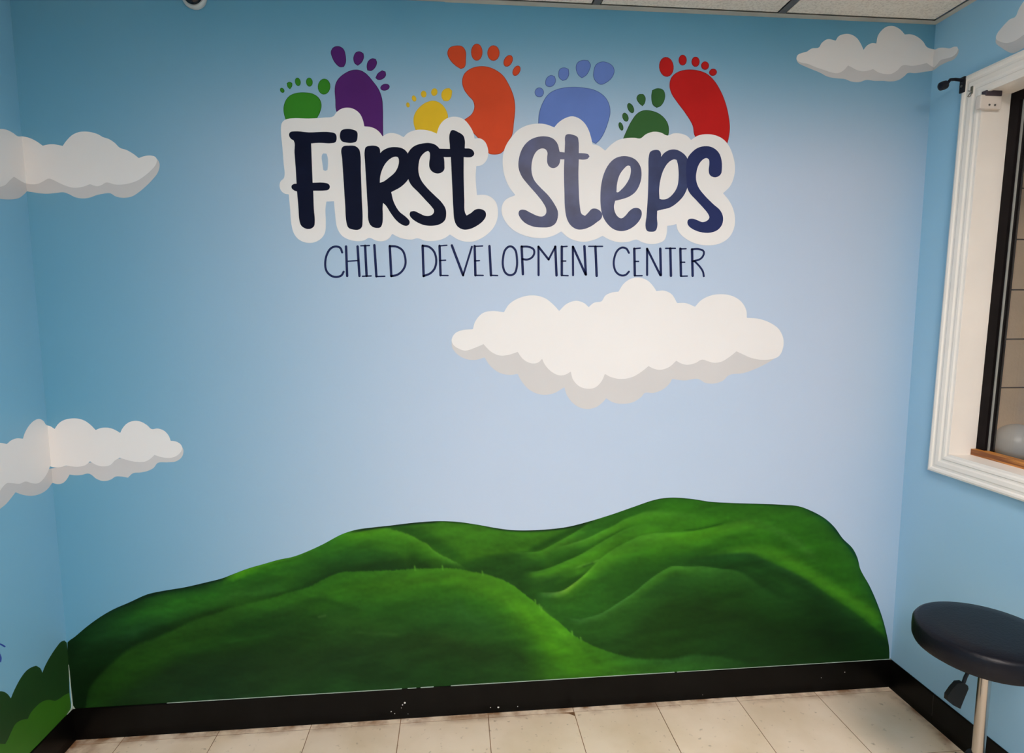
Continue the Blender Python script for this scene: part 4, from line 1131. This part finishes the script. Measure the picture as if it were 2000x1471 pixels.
C3 = (530, 200); s3 = 1920 / 470.
word(C3, s3,
     [[(78, 195), (85, 165), (110, 140), (170, 128), (300, 130), (420, 122), (495, 112), (520, 80), (560, 52), (610, 43), (660, 55), (705, 90), (730, 140), (742, 192), (790, 197), (830, 212), (865, 240), (888, 272), (920, 252), (960, 245), (1010, 255), (1055, 278), (1090, 245), (1150, 222), (1220, 220), (1270, 230), (1320, 250), (1340, 190), (1375, 145), (1430, 118), (1490, 118), (1540, 140), (1580, 185), (1610, 240), (1622, 290), (1660, 287), (1700, 310), (1725, 360), (1730, 420), (1715, 465), (1680, 500), (1635, 510), (1630, 600), (1640, 740), (1700, 738), (1750, 755), (1790, 795), (1807, 860), (1800, 940), (1765, 1010), (1700, 1070), (1620, 1108), (1550, 1112), (1490, 1095), (1425, 1055), (1380, 1085), (1310, 1105), (1230, 1105), (1165, 1085), (1120, 1095), (1050, 1088), (1000, 1070), (965, 1050), (935, 1090), (890, 1108), (840, 1105), (780, 1082), (740, 1102), (680, 1108), (610, 1092), (560, 1060), (525, 1000), (510, 900), (500, 790), (440, 792), (432, 850), (435, 960), (428, 1040), (400, 1085), (340, 1118), (280, 1120), (220, 1095), (180, 1045), (160, 970), (150, 850), (140, 735), (105, 728), (75, 700), (66, 665), (75, 630), (98, 608), (105, 590), (98, 480), (88, 350), (78, 250)],
      [(405, 420), (415, 408), (440, 410), (450, 440), (452, 500), (448, 540), (430, 548), (415, 540), (408, 490)]],
     [('F', M_NAVY, [[[(142, 262), (150, 240), (185, 232), (300, 240), (480, 240), (512, 252), (522, 285), (512, 318), (485, 326), (380, 324), (318, 328), (322, 430), (330, 642), (430, 643), (460, 655), (467, 678), (455, 698), (425, 704), (335, 706), (340, 850), (347, 960), (340, 990), (310, 1010), (275, 1008), (240, 985), (226, 950), (216, 830), (205, 712), (180, 702), (163, 685), (163, 665), (180, 652), (202, 650), (195, 530), (185, 400), (180, 308), (155, 290)]]]),
      ('I', M_NAVY, [[[(560, 372), (575, 352), (620, 346), (670, 350), (700, 375), (710, 410), (715, 560), (722, 760), (728, 950), (722, 995), (700, 1015), (650, 1015), (615, 1000), (600, 960), (590, 830), (575, 600), (565, 450)]],
                     [[(548, 255), (560, 225), (600, 213), (650, 218), (683, 235), (688, 275), (678, 312), (650, 323), (600, 322), (562, 310), (549, 285)]]]),
      ('R', M_NAVY, [[[(745, 385), (755, 358), (790, 347), (840, 350), (862, 365), (870, 405), (890, 385), (940, 362), (1000, 358), (1050, 370), (1080, 395), (1105, 450), (1112, 520), (1100, 600), (1040, 670), (957, 717), (975, 790), (1020, 870), (1080, 920), (1103, 950), (1100, 972), (1080, 986), (1050, 980), (1000, 945), (950, 880), (915, 825), (892, 803), (888, 840), (890, 900), (885, 970), (870, 998), (840, 1003), (805, 992), (780, 960), (770, 850), (758, 650), (748, 480)],
                      [(866, 642), (868, 600), (880, 550), (910, 490), (950, 450), (990, 434), (1010, 440), (1018, 470), (1008, 520), (985, 560), (940, 600), (890, 635)]]]),
      ('S', M_NAVY, [[[(1088, 412), (1105, 382), (1140, 350), (1200, 330), (1260, 325), (1310, 340), (1345, 375), (1375, 437), (1381, 500), (1378, 540), (1355, 562), (1320, 568), (1280, 550), (1262, 520), (1260, 480), (1265, 440), (1262, 400), (1250, 388), (1225, 400), (1190, 440), (1175, 500), (1175, 560), (1195, 620), (1240, 680), (1300, 740), (1360, 800), (1390, 850), (1395, 900), (1385, 940), (1350, 970), (1290, 985), (1220, 980), (1160, 955), (1115, 920), (1103, 895), (1110, 872), (1140, 868), (1180, 885), (1225, 905), (1265, 905), (1290, 890), (1298, 865), (1280, 835), (1230, 780), (1170, 715), (1120, 665), (1096, 622), (1082, 560), (1080, 480)]]]),
      ('T', M_NAVY, [[[(1430, 232), (1445, 222), (1490, 238), (1530, 265), (1543, 300), (1543, 368), (1590, 372), (1612, 390), (1618, 415), (1600, 435), (1570, 440), (1535, 437), (1535, 600), (1540, 780), (1545, 880), (1558, 903), (1590, 885), (1630, 855), (1670, 852), (1705, 870), (1712, 905), (1690, 945), (1640, 985), (1580, 1012), (1530, 1015), (1485, 990), (1462, 945), (1452, 850), (1442, 650), (1432, 437), (1380, 437), (1335, 425), (1320, 400), (1330, 370), (1425, 372)]]])],
     'thick navy hand lettered word with white outline below the purple and yellow footprints', 'thick outlined words')
C4 = (960, 200); s4 = 2000 / 490.
word(C4, s4,
     [[(88, 470), (95, 400), (120, 335), (165, 270), (220, 215), (290, 182), (370, 170), (430, 175), (500, 200), (530, 165), (580, 130), (640, 112), (690, 125), (740, 165), (775, 225), (795, 290), (805, 335), (850, 345), (905, 385), (950, 340), (1010, 300), (1080, 285), (1140, 283), (1185, 288), (1230, 255), (1290, 235), (1350, 242), (1400, 265), (1450, 248), (1510, 250), (1560, 270), (1590, 300), (1640, 268), (1700, 255), (1770, 260), (1840, 290), (1890, 345), (1925, 430), (1940, 520), (1930, 600), (1900, 670), (1845, 725), (1890, 780), (1925, 850), (1940, 930), (1930, 1010), (1890, 1080), (1820, 1125), (1730, 1140), (1640, 1130), (1560, 1095), (1505, 1050), (1480, 1010), (1473, 970), (1440, 980), (1400, 985), (1395, 1050), (1375, 1100), (1320, 1125), (1260, 1130), (1200, 1115), (1155, 1095), (1090, 1112), (1010, 1115), (940, 1095), (885, 1065), (820, 1095), (740, 1112), (660, 1100), (600, 1070), (555, 1030), (500, 1060), (430, 1080), (340, 1080), (250, 1058), (170, 1015), (110, 950), (82, 885), (85, 820), (115, 775), (190, 740), (150, 690), (115, 620), (95, 550)]],
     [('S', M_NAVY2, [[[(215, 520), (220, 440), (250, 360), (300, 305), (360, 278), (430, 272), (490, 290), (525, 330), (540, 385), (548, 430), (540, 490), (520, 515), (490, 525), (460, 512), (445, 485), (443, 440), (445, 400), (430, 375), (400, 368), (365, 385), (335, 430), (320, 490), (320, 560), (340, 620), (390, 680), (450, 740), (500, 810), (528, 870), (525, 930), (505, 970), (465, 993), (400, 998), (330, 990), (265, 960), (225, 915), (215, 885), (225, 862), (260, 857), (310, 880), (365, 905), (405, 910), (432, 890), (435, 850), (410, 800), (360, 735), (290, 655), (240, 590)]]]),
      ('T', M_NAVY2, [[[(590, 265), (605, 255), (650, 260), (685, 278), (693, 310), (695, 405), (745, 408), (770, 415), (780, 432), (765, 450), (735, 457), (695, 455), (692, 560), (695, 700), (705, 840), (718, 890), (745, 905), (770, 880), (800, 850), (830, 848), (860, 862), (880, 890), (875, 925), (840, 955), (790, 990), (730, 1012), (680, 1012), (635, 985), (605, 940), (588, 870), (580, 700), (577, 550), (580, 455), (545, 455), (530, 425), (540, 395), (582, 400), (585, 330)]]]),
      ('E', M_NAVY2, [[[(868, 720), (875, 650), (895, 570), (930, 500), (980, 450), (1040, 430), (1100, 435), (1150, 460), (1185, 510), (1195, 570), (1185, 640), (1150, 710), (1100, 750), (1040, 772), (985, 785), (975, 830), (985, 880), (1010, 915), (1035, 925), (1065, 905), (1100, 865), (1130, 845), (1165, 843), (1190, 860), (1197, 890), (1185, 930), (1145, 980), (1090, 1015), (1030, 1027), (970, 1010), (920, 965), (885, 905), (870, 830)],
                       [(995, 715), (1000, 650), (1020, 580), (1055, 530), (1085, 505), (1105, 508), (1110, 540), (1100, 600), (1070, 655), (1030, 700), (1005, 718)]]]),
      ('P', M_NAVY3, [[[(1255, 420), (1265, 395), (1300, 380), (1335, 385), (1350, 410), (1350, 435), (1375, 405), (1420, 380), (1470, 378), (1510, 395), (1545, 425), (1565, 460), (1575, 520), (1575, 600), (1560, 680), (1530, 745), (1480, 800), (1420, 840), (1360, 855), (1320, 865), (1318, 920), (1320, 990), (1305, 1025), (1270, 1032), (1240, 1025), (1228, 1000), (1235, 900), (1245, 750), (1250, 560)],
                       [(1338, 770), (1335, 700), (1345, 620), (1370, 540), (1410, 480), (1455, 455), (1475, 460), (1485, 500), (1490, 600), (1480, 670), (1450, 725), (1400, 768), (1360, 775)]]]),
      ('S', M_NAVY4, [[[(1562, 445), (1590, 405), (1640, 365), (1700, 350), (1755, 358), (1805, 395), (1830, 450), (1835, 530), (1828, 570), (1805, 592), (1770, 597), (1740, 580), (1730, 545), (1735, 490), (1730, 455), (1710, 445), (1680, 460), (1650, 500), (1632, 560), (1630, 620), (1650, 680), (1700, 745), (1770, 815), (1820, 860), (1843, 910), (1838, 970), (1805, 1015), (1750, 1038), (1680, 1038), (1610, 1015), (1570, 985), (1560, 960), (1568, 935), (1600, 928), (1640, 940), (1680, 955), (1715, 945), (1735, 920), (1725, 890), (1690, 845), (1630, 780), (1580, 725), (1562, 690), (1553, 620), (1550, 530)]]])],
     'thick greyish navy hand lettered word with white outline below the blue and red footprints', 'thick outlined words')


def thin_word(off, s, letters, label):
    allp = [p for _, st, o2, s2 in letters for k in st for p in tr(k[0], o2, s2)]
    e = empty('painted_word', centre('back', [allp]), label, 'painted lettering', 'thin capital words below the big lettering')
    for ch, st, o2, s2 in letters:
        gs = []
        for k in st:
            pts, w = k[0], k[1]
            q = tr(pts, o2, s2)
            if len(q) > 2 and not (len(k) > 2 and k[2] == 'straight'): q = catmull(q, len(k) > 2 and k[2] == 'closed', 5, 80)
            gs.append(ring(q, w) if len(k) > 2 and k[2] == 'closed' else [ribbon(q, w)])
        paint('letter', gs, 'back', .0002, M_NAVYS, e, .0003, 'thin navy letter ' + ch)


a3 = (C3, s3); a4 = (C4, s4)
V_, H_ = 4.8, 2.8
thin_word(None, None, [
    ('C', [([(565, 1198), (550, 1162), (515, 1150), (475, 1165), (445, 1210), (430, 1280), (440, 1345), (480, 1385), (525, 1393), (560, 1380), (577, 1352)], 4.2)], *a3),
    ('H', [([(596, 1150), (605, 1385)], V_), ([(688, 1150), (703, 1385)], V_), ([(610, 1268), (695, 1262)], H_)], *a3),
    ('I', [([(714, 1145), (782, 1143)], H_), ([(748, 1145), (760, 1385)], V_), ([(727, 1388), (796, 1385)], H_)], *a3),
    ('L', [([(822, 1140), (838, 1388)], V_), ([(838, 1390), (905, 1388)], H_)], *a3),
    ('D', [([(945, 1147), (957, 1386)], V_), ([(945, 1147), (1000, 1152), (1045, 1180), (1068, 1240), (1068, 1300), (1040, 1350), (1000, 1378), (957, 1386)], 4.2)], *a3)],
    'thin navy capital word at the left of the line under the big lettering')
thin_word(None, None, [
    ('D', [([(1207, 1144), (1215, 1386)], V_), ([(1207, 1144), (1255, 1152), (1295, 1187), (1315, 1250), (1305, 1320), (1270, 1363), (1215, 1386)], 4.2)], *a3),
    ('E', [([(1342, 1145), (1350, 1380)], V_), ([(1342, 1146), (1400, 1141)], H_), ([(1345, 1262), (1390, 1260)], H_), ([(1350, 1381), (1410, 1382)], H_)], *a3),
    ('V', [([(1440, 1142), (1530, 1380)], V_), ([(1530, 1380), (1600, 1152)], 3.8)], *a3),
    ('E', [([(1622, 1147), (1628, 1380)], V_), ([(1622, 1149), (1685, 1146)], H_), ([(1625, 1265), (1660, 1263)], H_), ([(1628, 1380), (1690, 1381)], H_)], *a3),
    ('L', [([(1740, 1147), (1752, 1380)], V_), ([(1752, 1380), (1805, 1382)], H_)], *a3),
    ('O', [([(150, 1148), (112, 1172), (92, 1240), (92, 1310), (112, 1360), (147, 1378), (182, 1365), (200, 1320), (202, 1240), (186, 1172)], 4.2, 'closed')], *a4),
    ('P', [([(240, 1150), (250, 1370)], V_), ([(240, 1150), (295, 1152), (335, 1172), (340, 1205), (320, 1238), (285, 1253), (248, 1250)], 4.0)], *a4),
    ('M', [([(374, 1150), (375, 1378)], 4.2), ([(375, 1152), (455, 1253)], 4.2), ([(455, 1253), (508, 1152)], 3.8), ([(508, 1150), (518, 1380)], V_)], *a4),
    ('E', [([(560, 1150), (560, 1378)], V_), ([(560, 1151), (602, 1148)], H_), ([(560, 1265), (592, 1265)], H_), ([(560, 1380), (610, 1382)], H_)], *a4),
    ('N', [([(648, 1150), (650, 1378)], 4.2), ([(650, 1152), (750, 1373)], 4.4), ([(740, 1147), (752, 1373)], V_)], *a4),
    ('T', [([(775, 1148), (885, 1148)], H_), ([(828, 1150), (838, 1383)], V_)], *a4)],
    'long thin navy capital word in the middle of the line under the big lettering')
thin_word(None, None, [
    ('C', [([(1095, 1200), (1075, 1167), (1040, 1158), (1005, 1180), (980, 1235), (975, 1300), (995, 1355), (1035, 1380), (1070, 1375), (1095, 1350)], 4.0)], *a4),
    ('E', [([(1138, 1167), (1142, 1380)], V_), ([(1138, 1167), (1185, 1162)], H_), ([(1140, 1268), (1172, 1268)], H_), ([(1142, 1382), (1200, 1382)], H_)], *a4),
    ('N', [([(1240, 1167), (1240, 1376)], 4.2), ([(1240, 1167), (1345, 1378)], 4.2), ([(1345, 1167), (1350, 1378)], V_)], *a4),
    ('T', [([(1388, 1164), (1465, 1164)], H_), ([(1425, 1165), (1430, 1383)], V_)], *a4),
    ('E', [([(1505, 1167), (1510, 1383)], V_), ([(1505, 1169), (1550, 1167)], H_), ([(1508, 1275), (1540, 1275)], H_), ([(1510, 1386), (1560, 1385)], H_)], *a4),
    ('R', [([(1598, 1172), (1603, 1383)], V_), ([(1598, 1171), (1650, 1170), (1690, 1187), (1690, 1215), (1665, 1248), (1605, 1267)], 3.8), ([(1618, 1266), (1660, 1310), (1685, 1350), (1692, 1386)], 3.8)], *a4)],
    'thin navy capital word at the right of the line under the big lettering')

# ------------------------------------------------------------------ dome camera high on the back wall
P = hit(378, -8, 1, -.012)
dc = empty('dome_camera', (P.x, 0, P.z), 'small round black dome with white rim high on the back wall', 'dome camera')
RX = Matrix.Rotation(math.pi / 2, 3, 'X')
MB().lathe([(.034, 0), (.036, .006), (.035, .014), (.031, .018), (.028, .017)], (P.x, -.0003, P.z), 32, RX).build('rim', mat('white_rim', (.52, .56, .56), .4), dc, org=dc.location, smooth=True)
MB().lathe([(.0275, .014), (.026, .022), (.020, .030), (.011, .035), (.002, .0365)], (P.x, -.0003, P.z), 28, RX).build('dome', mat('black_dome', (.006, .006, .008), .12), dc, org=dc.location, smooth=True)

# ------------------------------------------------------------------ stool
SX, SY, SZ, SR = 2.6475, -.6266, .5925, .160
st = empty('stool', (SX, SY, 0), 'round black padded swivel stool with steel column in the right corner', 'stool')
org = st.location
MB().lathe([(.02, SZ - .063), (SR - .014, SZ - .063), (SR - .005, SZ - .059), (SR - .001, SZ - .050), (SR, SZ - .030), (SR - .001, SZ - .012), (SR - .006, SZ - .004), (SR - .014, SZ - .0005), (SR - .05, SZ + .002), (.04, SZ + .003), (.002, SZ + .003)], (SX, SY, 0), 64).build('seat', M_VINYL, st, org=org, smooth=True)
MB().lathe([(SR - .02, SZ - .068), (SR - .02, SZ - .0632)], (SX, SY, 0), 48).build('seat_board', M_BLACKPL, st, org=org)
MB().box((SX - .07, SY - .07, SZ - .085), (SX + .07, SY + .07, SZ - .0685), .004).build('mounting_plate', M_BLACKMETAL, st, org=org)
px_ = SX + .009
MB().lathe([(.0145, .20), (.0145, SZ - .085)], (px_, SY, 0), 28).build('column', M_STEEL, st, org=org, smooth=True)
MB().lathe([(.027, .10), (.027, .23), (.025, .235), (.0155, .236)], (px_, SY, 0), 28).build('gas_cylinder', M_BLACKPL, st, org=org, smooth=True)
# height lever, hanging towards the mural
l0 = Vector((px_ - .02, SY, SZ - .078))
l1 = hit(1886, 1322, 1, SY); l2 = hit(1881, 1336, 1, SY)
lever = MB().tube([l0, l0.lerp(l1, .8) + Vector((0, 0, .004)), l1, l2], .0045, 10).build('lever', M_BLACKMETAL, st, org=org, smooth=True)
pd = [hit(x, y, 1, SY) for x, y in ((1877, 1331), (1867, 1332), (1857, 1343), (1848, 1356), (1847, 1366), (1858, 1375), (1872, 1382), (1880, 1362), (1888, 1343), (1887, 1337), (1882, 1334))]
MB().prism([tuple(p) for p in pd], (0, -.006, 0), (0, .006, 0)).build('paddle', M_BLACKPL, lever, org=org)
MB().lathe([(.05, .085), (.05, .115), (.032, .125)], (px_, SY, 0), 28).build('hub', M_BLACKPL, st, org=org, smooth=True)
for k in range(5):
    a = 2 * math.pi * k / 5 + math.radians(200)
    # keep the star base clear of the wall
    d_ = Vector((math.cos(a), math.sin(a), 0)); n_ = Vector((-d_.y, d_.x, 0)); c_ = Vector((px_, SY, 0)); R_ = .205
    mb = MB()
    secs = []
    for r, w, z0, z1 in ((.03, .024, .085, .115), (.10, .020, .080, .108), (R_ + .012, .014, .068, .088)):
        q = c_ + d_ * r
        secs.append([mb.bm.verts.new(q + n_ * w + Vector((0, 0, z0))), mb.bm.verts.new(q - n_ * w + Vector((0, 0, z0))), mb.bm.verts.new(q - n_ * w * .7 + Vector((0, 0, z1))), mb.bm.verts.new(q + n_ * w * .7 + Vector((0, 0, z1)))])
    for i in range(2):
        for j in range(4):
            mb.bm.faces.new((secs[i][j], secs[i][(j + 1) % 4], secs[i + 1][(j + 1) % 4], secs[i + 1][j]))
    mb.bm.faces.new(secs[0][::-1]); mb.bm.faces.new(secs[2])
    leg = mb.build('leg', M_BLACKPL, st, org=org)
    q = c_ + d_ * R_
    cs = MB().tube([q + Vector((0, 0, .044)), q + Vector((0, 0, .070))], .005, 10)
    cs.box(q + Vector((-.010, -.010, .036)), q + Vector((.010, .010, .050)), .002)
    MWh = Matrix.Rotation(math.pi / 2, 3, 'X')
    for sgn in (-1, 1):
        cs.lathe([(.015, -.006), (.022, -.005), (.0225, 0), (.022, .005), (.015, .006)], q + Vector((.004, sgn * .016, .0228)), 20, MWh)
    cs.tube([q + Vector((.004, -.016, .0228)), q + Vector((.004, .016, .0228))], .004, 8)
    cs.build('caster', M_RUBBER, leg, org=org, smooth=True)
